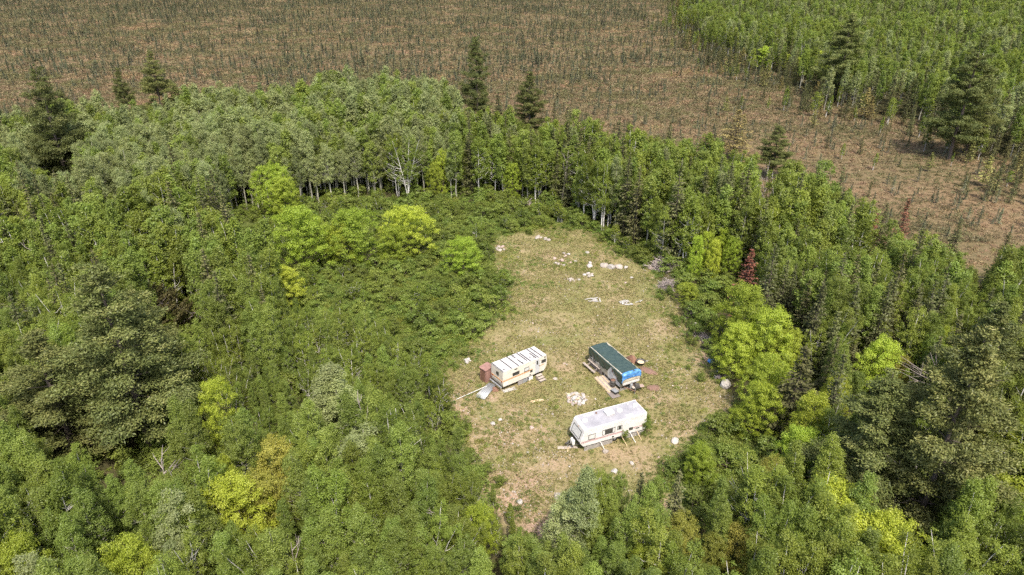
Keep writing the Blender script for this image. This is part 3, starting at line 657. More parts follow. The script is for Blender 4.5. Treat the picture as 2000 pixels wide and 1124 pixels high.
# the woods beyond the bog
fx, fy = jgrid(40, 620, 130, 800, 4.2)
nd = north(fx, fy) + 3
ok = ((nd > 0) & (rng.random(len(fx)) < .35 + .65 * np.clip(nd / 14, 0, 1))) | ((nd > -26) & (rng.random(len(fx)) < .22 * np.exp(np.minimum(nd, 0) / 12)))
ok &= inframe(fx, fy, 6, 200, 100); fx, fy, nd = fx[ok], fy[ok], nd[ok]
edge = nd < 12; hn_ = fbm(fx + 70, fy, 18, 3); fk = rng.random(len(fx)); fn = fbm(fx, fy, 40, 2)
for i in range(len(fx)):
    if edge[i]: k = 'spruce' if fk[i] < .60 else ('tamarack' if fk[i] < .8 else 'birch'); h = rng.uniform(2.5, 6) + 3.5 * min(max(nd[i] / 10, -.2), 1)
    else:
        v = (fk[i] * .6 + fn[i] * .6) % 1; k = 'birch' if v < .36 else 'aspen' if v < .62 else 'pale' if v < .74 else 'spruce' if v < .95 else 'maple'; h = rng.uniform(6, 10) + 8 * hn_[i]
    if k == 'maple': h *= .7
    mass[k].append((fx[i], fy[i], h))
MASSLAB = {'aspen': 'mass of mid-green aspens in the deep woods', 'pale': 'mass of grey-green poplars in the far stand', 'birch': 'mass of fine-leaved birches in the deep woods', 'maple': 'yellow-green maples dotted through the far woods',
           'spruce': 'dark spruces massed in the far woods', 'tamarack': 'thin tamaracks fringing the far woods'}
def mass_out(k, name):
    P = np.array(mass[k]); n = len(P)
    if not n: return
    s = P[:, 2] / PROTO[k]['H']; sx = s * rng.uniform(.9, 1.2, n)
    scatter(name, MASSLAB[k], np.stack([P[:, 0], P[:, 1], gz(P[:, 0], P[:, 1]) - .05], 1), np.stack([np.zeros(n), np.zeros(n), rng.random(n) * 6.283], 1), np.stack([sx, sx, s], 1), MASS[k])
for k, nm in (('aspen', 'aspen_woods'), ('pale', 'poplar_woods'), ('birch', 'birch_woods'), ('maple', 'maple_woods'), ('spruce', 'spruce_woods'), ('tamarack', 'tamarack_woods')): mass_out(k, nm)

# ------------------------------------------------------------------ bog trees
near_x, near_y = rng.uniform(-260, 260, 22000), rng.uniform(110, 330, 22000); far_x, far_y = rng.uniform(-640, 420, 46000), rng.uniform(330, 860, 46000)
bx_ = np.concatenate([near_x, far_x]); by_ = np.concatenate([near_y, far_y])
ok = ~inside(FOREST, bx_, by_) & (north(bx_, by_) < 6) & inframe(bx_, by_, 2, 60, 0); bx_, by_ = bx_[ok], by_[ok]
dens = .6 * np.exp(-np.abs(north(bx_, by_)) / 14) + .25 + .75 * np.clip((by_ + .55 * np.abs(np.minimum(bx_ - 20, 0)) - 175) / 130, 0, 1)
dens *= np.clip((fbm(bx_, by_, 26, 4) - .28) * 3.2, .05, 1.2)
ok = rng.random(len(bx_)) < dens; bx_, by_ = bx_[ok], by_[ok]
bh = .7 + 3.6 * rng.random(len(bx_)) ** 2.6 + .8 * np.clip((by_ - 250) / 250, 0, 1.2)
qpx, qpy = ppx(bx_, by_, bh); seen = (qpx > 5) & (qpx < 1995) & (qpy > 5)
# hidden behind the canopy?  only keep as individuals those whose foot stands clear of the woods
order = np.argsort(np.where(seen & (qpy < 420), -(bh / (by_ * CP + CAM_H * SP)), 9)); ind = order[:240]
labs = label_trees('bog_spruce', bx_[ind], by_[ind])
for i, (lb, grp) in zip(ind, labs): tree('bog_spruce', bx_[i], by_[i], bh[i], label=lb, group=grp)
m_ = np.ones(len(bx_), bool); m_[ind] = False; P = np.stack([bx_[m_], by_[m_], gz(bx_[m_], by_[m_]) - .05], 1); n = len(P); s = bh[m_] / 3.4
scatter('bog_spruce_woods', 'thousands of stunted spruces thinly covering the brown bog', P, np.stack([rng.normal(size=n) * .05, rng.normal(size=n) * .05, rng.random(n) * 6.28], 1), np.stack([s * 1.2, s * 1.2, s], 1), MASS['bog_spruce'])
print('BOG', n, 'MASS', {k: len(v) for k, v in mass.items()}, 'TREES', len(tx))
# bog sedge and low heath
s1x, s1y = jgrid(-230, 230, 100, 300, 1.35); s2x, s2y = jgrid(-480, 480, 300, 480, 2.6); s3x, s3y = jgrid(-700, 700, 480, 900, 4.5); sx_ = np.concatenate([s1x, s2x, s3x]); sy_ = np.concatenate([s1y, s2y, s3y]); ok = ~inside(FOREST, sx_, sy_) & (north(sx_, sy_) < 13) & inframe(sx_, sy_, 0, 20, 0); sx_, sy_ = sx_[ok], sy_[ok]
n = len(sx_); s = rng.uniform(.6, 1.5, n) * np.clip(sy_ / 150, 1, 5.2)
scatter('bog_heath', 'brown sedge and low heath covering the bog', np.stack([sx_, sy_, gz(sx_, sy_)], 1), np.stack([np.zeros(n), np.zeros(n), rng.random(n) * 6.28], 1), np.stack([s, s, .8 * np.minimum(s, 2.2)], 1),
        [mk('sedge_tuft', *tuft(60 + i, 26, .55, .30, .34, .10, .6)[:2], M['sedge'], tuft(60 + i, 26, .55, .30, .34, .10, .6)[2]) for i in range(4)])

kx, ky = rng.uniform(-420, 360, 60000), 110 + 560 * rng.random(60000) ** 1.6
ok = ~inside(FOREST, kx, ky) & (north(kx, ky) < 8) & inframe(kx, ky, 0, 20, 0) & (rng.random(len(kx)) < np.clip((fbm(kx + 40, ky, 17, 4) - .36) * 4, .03, 1)); kx, ky = kx[ok], ky[ok]
n = len(kx); s = rng.uniform(.5, 1.7, n) * np.clip(ky / 170, 1, 3); M['scrub'] = leaf_mat('bog_scrub_leaf', (.095, .090, .045), (.135, .125, .062), (.180, .160, .085), hue=.03, val=.3, trans=.2)
scatter('bog_scrub', 'low olive scrub growing in drifts over the bog', np.stack([kx, ky, gz(kx, ky)], 1), np.stack([np.zeros(n), np.zeros(n), rng.random(n) * 6.28], 1), np.stack([s, s, np.minimum(s, 1.8)], 1),
        [mk('scrub_tuft', *(lambda t: (t[0], t[1], M['scrub'], t[2]))(tuft(140 + i, 40, .5, .8, .2, .10, .5))) for i in range(5)])
# ------------------------------------------------------------------ low plants
zx, zy = jgrid(-45, 45, 36, 150, 2.0)
inb = inside(BRUSH, zx, zy) | inside(BRUSH2, zx, zy)
ok = inb & (np.min(np.hypot(zx[:, None] - PL[None, :, 0], zy[:, None] - PL[None, :, 1]) - PL[None, :, 2] * .8, axis=1) > 0) & (rng.random(len(zx)) < .36 - .2 * (fbm(zx, zy, 8) > .55))
sx_, sy_ = zx[ok], zy[ok]; sh = .5 + 1.9 * rng.random(len(sx_)) ** 2
ex, ey = rng.uniform(-14, 28, 4000), rng.uniform(40, 122, 4000); ed = polydist(CLEAR, ex, ey); ok = inside(CLEAR, ex, ey) & (ed < 3.2 * fbm(ex, ey, 5, 2) + .2) & (rng.random(len(ex)) < .22)
sx_ = np.concatenate([sx_, ex[ok]]); sy_ = np.concatenate([sy_, ey[ok]]); sh = np.concatenate([sh, rng.uniform(.4, 1.2, ok.sum())]); dd = sy_
order = np.argsort(dd / sh); ind = order[:280]; labs = label_trees('shrub', sx_[ind], sy_[ind])
for i, (lb, grp) in zip(ind, labs): tree('shrub', sx_[i], sy_[i], sh[i], label=lb, group=grp)
rest = order[280:]
ux, uy = jgrid(-120, 120, 28, 200, 2.5); ok = inside(FOREST, ux, uy) & ~inside(CLEAR, ux, uy) & inframe(ux, uy, 1, 50, 300); ux, uy = ux[ok], uy[ok]; uh = rng.uniform(1, 2.8, len(ux))
P = np.concatenate([np.stack([sx_[rest], sy_[rest], sh[rest]], 1), np.stack([ux, uy, uh], 1)]); n = len(P); s = P[:, 2] / 2.4
scatter('undergrowth', 'green undergrowth filling the floor of the woods', np.stack([P[:, 0], P[:, 1], gz(P[:, 0], P[:, 1])], 1), np.stack([np.zeros(n), np.zeros(n), rng.random(n) * 6.28], 1), np.stack([s * 1.1, s * 1.1, s], 1), MASS['shrub'])
# saplings standing in the brush
yx, yy_ = rng.uniform(-45, 30, 900), rng.uniform(60, 150, 900)
ok = (inside(BRUSH, yx, yy_)) & (fbm(yx, yy_, 9, 2) > .42) & (np.min(np.hypot(yx[:, None] - PL[None, :, 0], yy_[:, None] - PL[None, :, 1]) - PL[None, :, 2], axis=1) > 0); yx, yy_ = yx[ok][:80], yy_[ok][:80]
NAMES['sapling'] = ('sapling', 'sapling', 'young green sapling'); PROTO['sapling'] = PROTO['birch']
for (lb, grp), x_, y_ in zip(label_trees('sapling', yx, yy_), yx, yy_):
    h = rng.uniform(1.6, 4.0); tree('sapling', x_, y_, h, .24 * h, label=lb, group=grp)
# ferns and herbs
hx, hy = jgrid(-46, 46, 34, 150, .62); inb = inside(BRUSH, hx, hy) | inside(BRUSH2, hx, hy)
cl = inside(CLEAR, hx, hy); e1 = fbm(hx, hy, 4.0, 3)
ok = (inb & (rng.random(len(hx)) < np.clip((fbm(hx, hy, 5.0, 3) - .30) * 5, .12, .92))) | (cl & (rng.random(len(hx)) < 1.1 * np.exp(-polydist(CLEAR, hx, hy) / (4.2 * e1 ** 1.5)))) | (cl & (e1 > .60) & (rng.random(len(hx)) < .30)) | (cl & (hy > 92) & (e1 > .46) & (rng.random(len(hx)) < .5))
ok &= np.hypot(hx - LM['the striped-roof trailer'][0], hy - 68) > 4.5
hx, hy = hx[ok], hy[ok]; n = len(hx); s = rng.uniform(.6, 1.35, n) * np.where(inside(CLEAR, hx, hy), .55, 1.0)
scatter('ferns', 'green ferns and herbs covering the brushy slope', np.stack([hx, hy, gz(hx, hy)], 1), np.stack([np.zeros(n), np.zeros(n), rng.random(n) * 6.28], 1), np.stack([s, s, s], 1),
        [mk('fern_tuft', *(lambda t: (t[0], t[1], M['fern'], t[2]))(tuft(20 + i, 78, .50, .60, .15, .085, .42))) for i in range(5)])
# grass
qx, qy = jgrid(-14, 28, 36, 125, .235); ok = inside(CLEAR, qx, qy) & (rng.random(len(qx)) < .25 + .75 * np.clip((fbm(qx, qy, 2.2, 3) - .34) * 4, 0, 1)); qx, qy = qx[ok], qy[ok]
for (rv, m_) in ((RV1, .1), (RV2, .1), (RV3, .1)):
    c_, s_ = math.cos(rv['a']), math.sin(rv['a']); lx = (qx - rv['o'][0]) * c_ + (qy - rv['o'][1]) * s_; ly = -(qx - rv['o'][0]) * s_ + (qy - rv['o'][1]) * c_
    ok = ~((lx > -m_) & (lx < rv['L'] + m_) & (ly > -m_) & (ly < rv['W'] + m_)); qx, qy = qx[ok], qy[ok]
n = len(qx); s = rng.uniform(.5, 1.25, n)
scatter('grass', 'short dry grass over the clearing', np.stack([qx, qy, gz(qx, qy)], 1), np.stack([np.zeros(n), np.zeros(n), rng.random(n) * 6.28], 1), np.stack([s, s, s], 1),
        [mk('grass_tuft', *(lambda t: (t[0], t[1], M['grass'], t[2]))(tuft(80 + i, 14, .16, .10, .17, .045, .7))) for i in range(5)])
print('GRASS', n)

# ------------------------------------------------------------------ built things in the clearing
def box_bm(bm, x0, x1, y0, y1, z0, z1, mat=None):
    vs = [bm.verts.new(p) for p in ((x0, y0, z0), (x1, y0, z0), (x1, y1, z0), (x0, y1, z0), (x0, y0, z1), (x1, y0, z1), (x1, y1, z1), (x0, y1, z1))]
    for f in ((0, 3, 2, 1), (4, 5, 6, 7), (0, 1, 5, 4), (1, 2, 6, 5), (2, 3, 7, 6), (3, 0, 4, 7)): bm.faces.new([vs[i] for i in f])
    return vs
def fin(bm, name, mat, parent=None, bev=0, loc=(0, 0, 0), rot=(0, 0, 0), seg=2, smooth=False):
    if bev: bmesh.ops.bevel(bm, geom=bm.edges[:], offset=bev, segments=seg, profile=.6, affect='EDGES', clamp_overlap=True)
    bmesh.ops.recalc_face_normals(bm, faces=bm.faces[:])
    me = bpy.data.meshes.new(name); bm.to_mesh(me); bm.free(); me.materials.append(mat)
    if smooth: me.polygons.foreach_set('use_smooth', np.ones(len(me.polygons), bool))
    return mobj(name, me, parent, loc, rot)
def boxo(name, x0, x1, y0, y1, z0, z1, mat, parent=None, bev=0.0, **k):
    bm = bmesh.new(); box_bm(bm, x0, x1, y0, y1, z0, z1); return fin(bm, name, mat, parent, bev, **k)
def lathe(name, prof, mat, parent=None, seg=16, loc=(0, 0, 0), rot=(0, 0, 0)):
    V = [(r * math.cos(2 * math.pi * j / seg), r * math.sin(2 * math.pi * j / seg), z) for r, z in prof for j in range(seg)]
    Q = [(i * seg + j, i * seg + (j + 1) % seg, (i + 1) * seg + (j + 1) % seg, (i + 1) * seg + j) for i in range(len(prof) - 1) for j in range(seg)]
    return mobj(name, mk(name, V, Q, mat, smooth=True), parent, loc, rot)
def rod(name, a, b, r, mat, parent=None, sides=6):
    V, Q = tubes([(np.array([a, b], float), np.array([r, r]))], sides); return mobj(name, mk(name, V, Q, mat), parent)
def prism(name, prof, y0, y1, mat, parent=None, bev=.04):
    bm = bmesh.new(); a = [bm.verts.new((x, y0, z)) for x, z in prof]; b_ = [bm.verts.new((x, y1, z)) for x, z in prof]; n = len(prof)
    bm.faces.new(a); bm.faces.new(b_[::-1])
    for i in range(n): bm.faces.new((a[i], b_[i], b_[(i + 1) % n], a[(i + 1) % n]))
    return fin(bm, name, mat, parent, bev)

M['shell'] = plain('cream_shell', (.62, .585, .52), (.53, .485, .41), scale=1.6, rough=.45, spec=.5, stretch=(1, 1, 2.5))
M['shell_w'] = plain('white_shell', (.60, .59, .58), (.50, .485, .475), scale=1.3, rough=.4, spec=.5, stretch=(1, 1, 2.5))
M['shell_d'] = plain('dirty_shell', (.50, .465, .385), (.35, .31, .235), scale=1.8, rough=.6, stretch=(1, 1, .6))
M['roofgrey'] = plain('weathered_rubber_roof', (.35, .345, .365), (.225, .22, .24), scale=.9, rough=.6, detail=6, lo=.3, hi=.75)
M['roofwhite'] = plain('coated_roof', (.45, .435, .43), (.30, .285, .28), scale=5, rough=.6, detail=5, lo=.5, hi=.8)
M['white'] = plain('white_paint', (.64, .64, .62), (.56, .55, .53), scale=4, rough=.45)
M['tar'] = plain('tar_strip', (.045, .043, .042), (.09, .085, .08), scale=9, rough=.85)
M['glass'] = plain('dark_glass', (.025, .028, .03), (.05, .05, .05), scale=2, rough=.12, spec=.8)
M['blind'] = plain('pale_blind', (.60, .60, .58), (.48, .48, .48), scale=3, rough=.35)
M['black'] = plain('black_rubber', (.02, .02, .02), (.04, .04, .04), scale=8, rough=.6)
M['frame'] = plain('dark_frame', (.04, .045, .04), (.07, .07, .06), scale=8, rough=.5)
M['orange'] = plain('orange_stripe', (.50, .24, .06), (.42, .2, .07), scale=6, rough=.5)
M['maroon'] = plain('maroon_stripe', (.28, .12, .13), (.36, .2, .2), scale=6, rough=.5)
M['grey_metal'] = plain('grey_metal', (.36, .37, .38), (.24, .25, .26), scale=5, rough=.5, metal=.3)
M['dark_metal'] = plain('dark_metal', (.06, .06, .06), (.1, .09, .08), scale=6, rough=.6, metal=.3)
M['rust'] = plain('rusty_metal', (.22, .11, .07), (.12, .07, .05), scale=6, rough=.8)
M['brown'] = plain('brown_siding', (.30, .17, .14), (.22, .12, .10), scale=3, rough=.8)
M['plank'] = plain('grey_plank', (.42, .36, .31), (.29, .245, .205), scale=5, rough=.85, stretch=(.3, 3, 3))
M['plank_d'] = plain('dark_plank', (.25, .21, .19), (.16, .135, .12), scale=5, rough=.85, stretch=(.3, 3, 3))
M['newwood'] = plain('pale_lumber', (.60, .46, .30), (.48, .36, .22), scale=5, rough=.8, stretch=(.3, 3, 3))
M['board_w'] = plain('white_board', (.44, .42, .39), (.30, .28, .255), scale=5, rough=.7)
M['tarp_g'] = plain('green_tarp', (.028, .048, .038), (.050, .076, .062), scale=3, rough=.35, spec=.6, bump=.5)
M['tarp_b'] = plain('blue_tarp', (.035, .16, .46), (.13, .32, .60), scale=3.5, rough=.35, spec=.6, bump=.6)
M['mulch'] = plain('red_mulch', (.24, .145, .11), (.17, .10, .075), scale=9, rough=.95, bump=.8)
M['stone'] = plain('pale_stone', (.36, .32, .28), (.25, .215, .185), scale=4, rough=.85, bump=.4)
M['stone_p'] = plain('pinkish_stone', (.40, .305, .265), (.29, .215, .185), scale=4, rough=.85, bump=.4)
M['stone_w'] = plain('white_stone', (.42, .39, .36), (.30, .27, .245), scale=4, rough=.85, bump=.4)
M['ash'] = plain('ash_and_scrap', (.50, .48, .46), (.30, .27, .25), scale=7, rough=.95, bump=.8)
M['skirt'] = plain('crumbling_skirting', (.34, .32, .30), (.20, .18, .165), scale=14, rough=.95, bump=.8)
M['door'] = plain('pale_door', (.50, .51, .52), (.42, .43, .445), scale=3, rough=.4)
M['red_lens'] = plain('red_lens', (.35, .02, .02), (.3, .02, .02), scale=3, rough=.25)

def trailer(name, rv, label):
    c_, s_ = math.cos(rv['a']), math.sin(rv['a']); L, W = rv['L'], rv['W']
    x = rv['o'][0] + c_ * L / 2 - s_ * W / 2; y = rv['o'][1] + s_ * L / 2 + c_ * W / 2
    e = empty(name, (x, y, hz(x, y)), rv['a']); tag(e, label, 'trailer'); return e
def world_of(rv, u, v):      # trailer coordinates (metres along, metres across) -> world
    c_, s_ = math.cos(rv['a']), math.sin(rv['a']); return rv['o'][0] + c_ * u - s_ * v, rv['o'][1] + s_ * u + c_ * v
class TB:
    """trailer builder in corner coordinates: x along, y across (near side y=0)"""
    def __init__(s, e, rv): s.e, s.ox, s.oy, s.b = e, rv['L'] / 2, rv['W'] / 2, .55; s.L, s.W, s.H = rv['L'], rv['W'], rv['H']
    def box(s, name, x0, x1, y0, y1, z0, z1, mat, bev=0, parent=None): return boxo(name, x0 - s.ox, x1 - s.ox, y0 - s.oy, y1 - s.oy, z0, z1, mat, parent or s.e, bev)
    def side_window(s, u0, u1, zc, h, frame='frame', pane='glass', split=None):
        z0, z1 = zc - h / 2, zc + h / 2; t = .045
        bm = bmesh.new(); X0, X1 = u0 - s.ox, u1 - s.ox; Y = -s.oy
        for a in ((X0, X1, z0, z0 + t), (X0, X1, z1 - t, z1), (X0, X0 + t, z0 + t, z1 - t), (X1 - t, X1, z0 + t, z1 - t)): box_bm(bm, a[0], a[1], Y - .035, Y + .01, a[2], a[3])
        for q in (split or []): box_bm(bm, u0 - s.ox + q * (u1 - u0) - .02, u0 - s.ox + q * (u1 - u0) + .02, Y - .03, Y + .01, z0 + t, z1 - t)
        w_ = fin(bm, 'window', M[frame], s.e)
        ed = [0] + (split or []) + [1]; pn = pane if isinstance(pane, list) else [pane] * (len(ed) - 1)
        for k in range(len(ed) - 1):
            a = X0 + t + (X1 - X0 - 2 * t) * ed[k]; b_ = X0 + t + (X1 - X0 - 2 * t) * ed[k + 1]
            boxo('pane', a + .005, b_ - .005, Y - .018, Y + .012, z0 + t, z1 - t, M[pn[k]], w_)
        return w_
    def wheel(s, u, y):
        w_ = lathe('wheel', [(.16, -.11), (.33, -.11), (.36, -.07), (.36, .07), (.33, .11), (.16, .11)], M['black'], s.e, 18, (u - s.ox, y - s.oy, .36), (math.pi / 2, 0, 0))
        lathe('rim', [(.01, -.095), (.12, -.10), (.165, -.085), (.165, .085), (.12, .10), (.01, .095)], M['grey_metal'], w_, 14)

# --- trailer with the striped roof
e = trailer('travel_trailer', RV1, 'cream travel trailer with dark strips across its white roof'); t = TB(e, RV1); L, W, H, B = t.L, t.W, t.H, .55
prism('body', [(x - L / 2, z) for x, z in ((.06, B), (L - .42, B), (L - .05, B + .62), (L + .02, B + 1.15), (L - .10, B + H), (.02, B + H), (-.02, B + .45))], -W / 2, W / 2, M['shell'], e, .045)
t.box('roof', .0, L - .12, -.02, W + .02, B + H + .002, B + H + .05, M['roofwhite'], .015)
for q, (u, w0, w1) in enumerate([(.07, 0, 1), (1.28, 0, 1), (2.28, 0, 1), (2.95, 0, 1), (3.72, .12, 1), (4.02, 0, .9), (4.95, .05, .62), (5.25, 0, 1), (5.75, 0, 1)]):
    t.box('roof_strip', u - .085 if q else u - .05, u + .085, .02 + (W - .04) * w0, .02 + (W - .04) * w1, B + H + .045, B + H + .062, M['tar'])
for u, v, sx, sy in ((.32, .28, .2, .2), (3.0, 2.1, .14, .14), (4.35, .62, .22, .16), (4.75, .35, .3, .18), (4.45, 1.3, .1, .1), (2.9, .3, .25, .15)): t.box('roof_patch', u, u + sx, v, v + sy, B + H + .045, B + H + .075, M['tar'], .01)
for q in range(70): 
    u, v = random.uniform(.15, L - .4), random.uniform(.1, W - .1); r_ = random.uniform(.018, .04)
    if q < 46: t.box('roof_screw_cap', u - r_, u + r_, v - r_, v + r_, B + H + .046, B + H + .056, M['tar'])
t.box('roof_vent', 2.55, 2.9, 1.1, 1.45, B + H + .04, B + H + .14, M['white'], .03)
t.side_window(1.37, 2.35, B + .60 * H, .42); t.side_window(3.1, 3.80, B + .58 * H, .52, pane='blind'); t.side_window(5.65, 6.32, B + .67 * H, .42, pane='glass')
t.box('vent_cover', 1.65, 2.05, -.03, .01, B + .87 * H, B + .93 * H, M['frame']); t.box('vent_cover', 6.05, 6.3, -.03, .01, B + .87 * H, B + .93 * H, M['frame'])
t.box('fridge_vent', 3.98, 4.32, -.03, .01, B + .24 * H, B + .40 * H, M['frame']); t.box('furnace_vent', 3.85, 4.1, -.03, .01, B + .08 * H, B + .13 * H, M['frame'])
t.box('stripe', .02, 4.35, -.008, .01, B + .385 * H, B + .435 * H, M['orange']); t.box('stripe', .02, 4.0, -.008, .01, B + .345 * H, B + .362 * H, M['orange']); t.box('stripe', 5.3, 6.1, -.008, .01, B + .43 * H, B + .47 * H, M['orange'])
d_ = t.box('door', 4.72, 5.36, -.03, .01, B + .04 * H, B + .95 * H, M['door'], .01); t.box('door_window', 4.90, 5.12, -.04, -.02, B + .60 * H, B + .86 * H, M['glass'], parent=d_); t.box('handle', 5.24, 5.31, -.07, -.03, B + .45 * H, B + .52 * H, M['dark_metal'], parent=d_)
t.box('grab_rail', 5.42, 5.46, -.08, -.02, B + .4 * H, B + .75 * H, M['white']); t.box('hatch', .15, .75, -.02, .01, B + .06 * H, B + .26 * H, M['white'], .005)
# rear end (faces -x)
X = -.035
w_ = boxo('window', X - L / 2 - .02, X - L / 2 + .05, .82 - W / 2, 1.26 - W / 2, B + .60 * H, B + .80 * H, M['frame'], e); boxo('pane', X - L / 2 - .028, X - L / 2 - .01, .87 - W / 2, 1.21 - W / 2, B + .625 * H, B + .775 * H, M['glass'], w_)
boxo('stripe', X - L / 2 - .004, X - L / 2 + .05, .03 - W / 2, W / 2 - .03, B + .36 * H, B + .40 * H, M['orange'], e)
for v in (.22, W - .3): boxo('tail_light', X - L / 2 - .02, X - L / 2 + .06, v - W / 2, v + .1 - W / 2, B + .27 * H, B + .34 * H, M['red_lens'], e)
boxo('bumper', -.30 - L / 2, -.12 - L / 2, -W / 2 + .05, W / 2 - .05, B - .06, B + .08, M['grey_metal'], e, .02)
for v in (.5, 1.9): boxo('bumper_arm', -.14 - L / 2, .3 - L / 2, v - W / 2 - .04, v - W / 2 + .04, B - .07, B + .02, M['dark_metal'], e)
boxo('chassis', .1 - L / 2, L / 2 - .3, -W / 2 + .35, W / 2 - .35, B - .16, B + .01, M['dark_metal'], e)
for u in (2.75, 3.6):
    for y in (.22, W - .22): t.wheel(u, y)
for u0, u1, m_ in ((2.15, 2.85, 'skirt'), (2.88, 3.55, 'grey_metal'), (3.75, 4.35, 'white')): t.box('skirting_panel', u0, u1, -.05, -.02, .0, .50, M[m_])
for u in (.5, 6.0):
    for v in (.35, 2.05): boxo('jack', u - L / 2 - .05, u - L / 2 + .05, v - W / 2 - .05, v - W / 2 + .05, 0, B, M['dark_metal'], e)

x, y = world_of(RV1, 5.02, -.75); s_ = empty('porch_steps', (x, y, hz(x, y)), RV1['a']); tag(s_, 'small weathered wooden steps below the door of the striped-roof trailer', 'steps')
for k in range(3): boxo('tread', -.42, .42, -.50 + k * .34, -.14 + k * .34, .17 + k * .16, .21 + k * .16, M['plank'], s_)
for sx in (-.38, .34): prism('stringer', [(-.52, 0), (.52, 0), (.52, .48), (-.16, .16), (-.52, .16)], -.02, .02, M['plank_d'], s_, 0).matrix_local = Matrix.Translation((sx, 0, 0)) @ Matrix.Rotation(math.pi / 2, 4, 'Z')
x, y = world_of(RV1, -.15, 3.15); s_ = empty('storage_shed', (x, y, hz(x, y)), RV1['a'] + R(6)); tag(s_, 'brown storage box standing behind the end of the striped-roof trailer', 'shed')
boxo('wall', -.55, .55, -.5, .5, 0, 1.75, M['brown'], s_, .01); bm = bmesh.new(); vs = box_bm(bm, -.66, .66, -.62, .62, 1.755, 1.82); 
for v in vs[4:8] + vs[0:4]:
    if v.co.x > 0: v.co.z += .16
fin(bm, 'roof', M['brown'], s_, .01); boxo('door', -.58, -.552, -.34, .34, .08, 1.55, M['rust'], s_)
for k in range(4): boxo('batten', -.575, -.553, -.47 + k * .31, -.44 + k * .31, 0, 1.74, M['brown'], s_)

# --- long white trailer
e = trailer('travel_trailer', RV3, 'long white travel trailer with maroon stripe and grey roof, hitch toward the bare strip'); t = TB(e, RV3); L, W, H, B = t.L, t.W, t.H, .55
prism('body', [(x - L / 2, z) for x, z in ((.30, B), (L - .10, B), (L, B + .15), (L - .02, B + H), (.50, B + H), (.36, B + H - .08), (-.10, B + .62), (-.06, B + .46))], -W / 2, W / 2, M['shell_w'], e, .05)
t.box('roof', .62, L - .08, .07, W - .07, B + H + .003, B + H + .045, M['roofgrey'], .02)
for y0, y1 in ((.0, .06), (W - .06, W)): t.box('roof_edge', .5, L - .02, y0, y1, B + H + .002, B + H + .06, M['white'], .01)
t.box('roof_edge', L - .09, L - .02, .065, W - .065, B + H + .002, B + H + .06, M['white'], .01); t.box('roof_cap', .45, .66, .065, W - .065, B + H + .002, B + H + .055, M['white'], .02)
a_ = t.box('air_conditioner', 3.55, 4.45, 1.05, 1.85, B + H + .04, B + H + .33, M['white'], .08); 
for k in range(4): t.box('louvre', 4.05 + k * .09, 4.09 + k * .09, 1.035, 1.06, B + H + .12, B + H + .24, M['plank'], parent=a_)
for u, v, r_ in ((1.1, 1.37, .30), (5.25, 1.45, .32), (7.25, 1.6, .24)): lathe('roof_vent', [(r_, 0), (r_, .05), (r_ * .92, .12), (r_ * .55, .2), (.01, .22)], M['white'], e, 16, (u - L / 2, v - W / 2, B + H + .04))
t.box('roof_hatch', 5.35, 6.2, .18, .48, B + H + .04, B + H + .10, M['white'], .02); t.box('antenna', 1.25, 2.4, 1.95, 2.02, B + H + .06, B + H + .10, M['white'])
t.box('antenna_base', 1.6, 1.95, 1.9, 2.1, B + H + .04, B + H + .07, M['white'], .01); lathe('vent_pipe', [(.09, 0), (.09, .14), (.01, .15)], M['rust'], e, 10, (2.75 - L / 2, 1.95 - W / 2, B + H + .04))
for u, v in ((6.6, 2.05), (6.9, 1.3), (7.2, .9)): lathe('vent_pipe', [(.08, 0), (.08, .12), (.01, .13)], M['white'], e, 10, (u - L / 2, v - W / 2, B + H + .04))
for k in range(5): t.box('siding_rib', .42, L - .06, -.012, .01, B + H * (.66 + .065 * k), B + H * (.66 + .065 * k) + .02, M['shell_w'])
t.side_window(.82, 1.62, B + .50 * H, .62, pane='blind'); t.side_window(2.45, 3.95, B + .54 * H, .64, pane=['blind', 'glass', 'blind'], split=[.2, .8]); t.side_window(4.2, 4.78, B + .58 * H, .46, pane=['blind', 'glass', 'blind'], split=[.25, .75])
t.box('stripe', .02, 5.0, -.008, .01, B + .275 * H, B + .315 * H, M['maroon']); t.box('stripe', .0, 5.0, -.008, .01, B + .225 * H, B + .245 * H, M['maroon']); t.box('stripe', 6.0, L - .3, -.008, .01, B + .29 * H, B + .33 * H, M['maroon']); t.box('stripe', 6.3, L - .3, -.008, .01, B + .24 * H, B + .26 * H, M['maroon'])
t.box('fridge_vent', 5.65, 6.12, -.03, .01, B + .22 * H, B + .38 * H, M['frame']); h_ = t.box('hatch', 6.45, 6.95, -.03, .01, B + .10 * H, B + .30 * H, M['white'], .01); t.box('hatch_opening', 6.5, 6.9, -.04, -.02, B + .2 * H, B + .28 * H, M['frame'], parent=h_)
h_ = t.box('hatch', 3.4, 3.9, -.03, .01, B + .03 * H, B + .20 * H, M['white'], .01); t.box('hatch_opening', 3.62, 3.86, -.04, -.02, B + .08 * H, B + .18 * H, M['frame'], parent=h_); t.box('outlet', 6.0, 6.15, -.03, .01, B + .03 * H, B + .08 * H, M['grey_metal'])
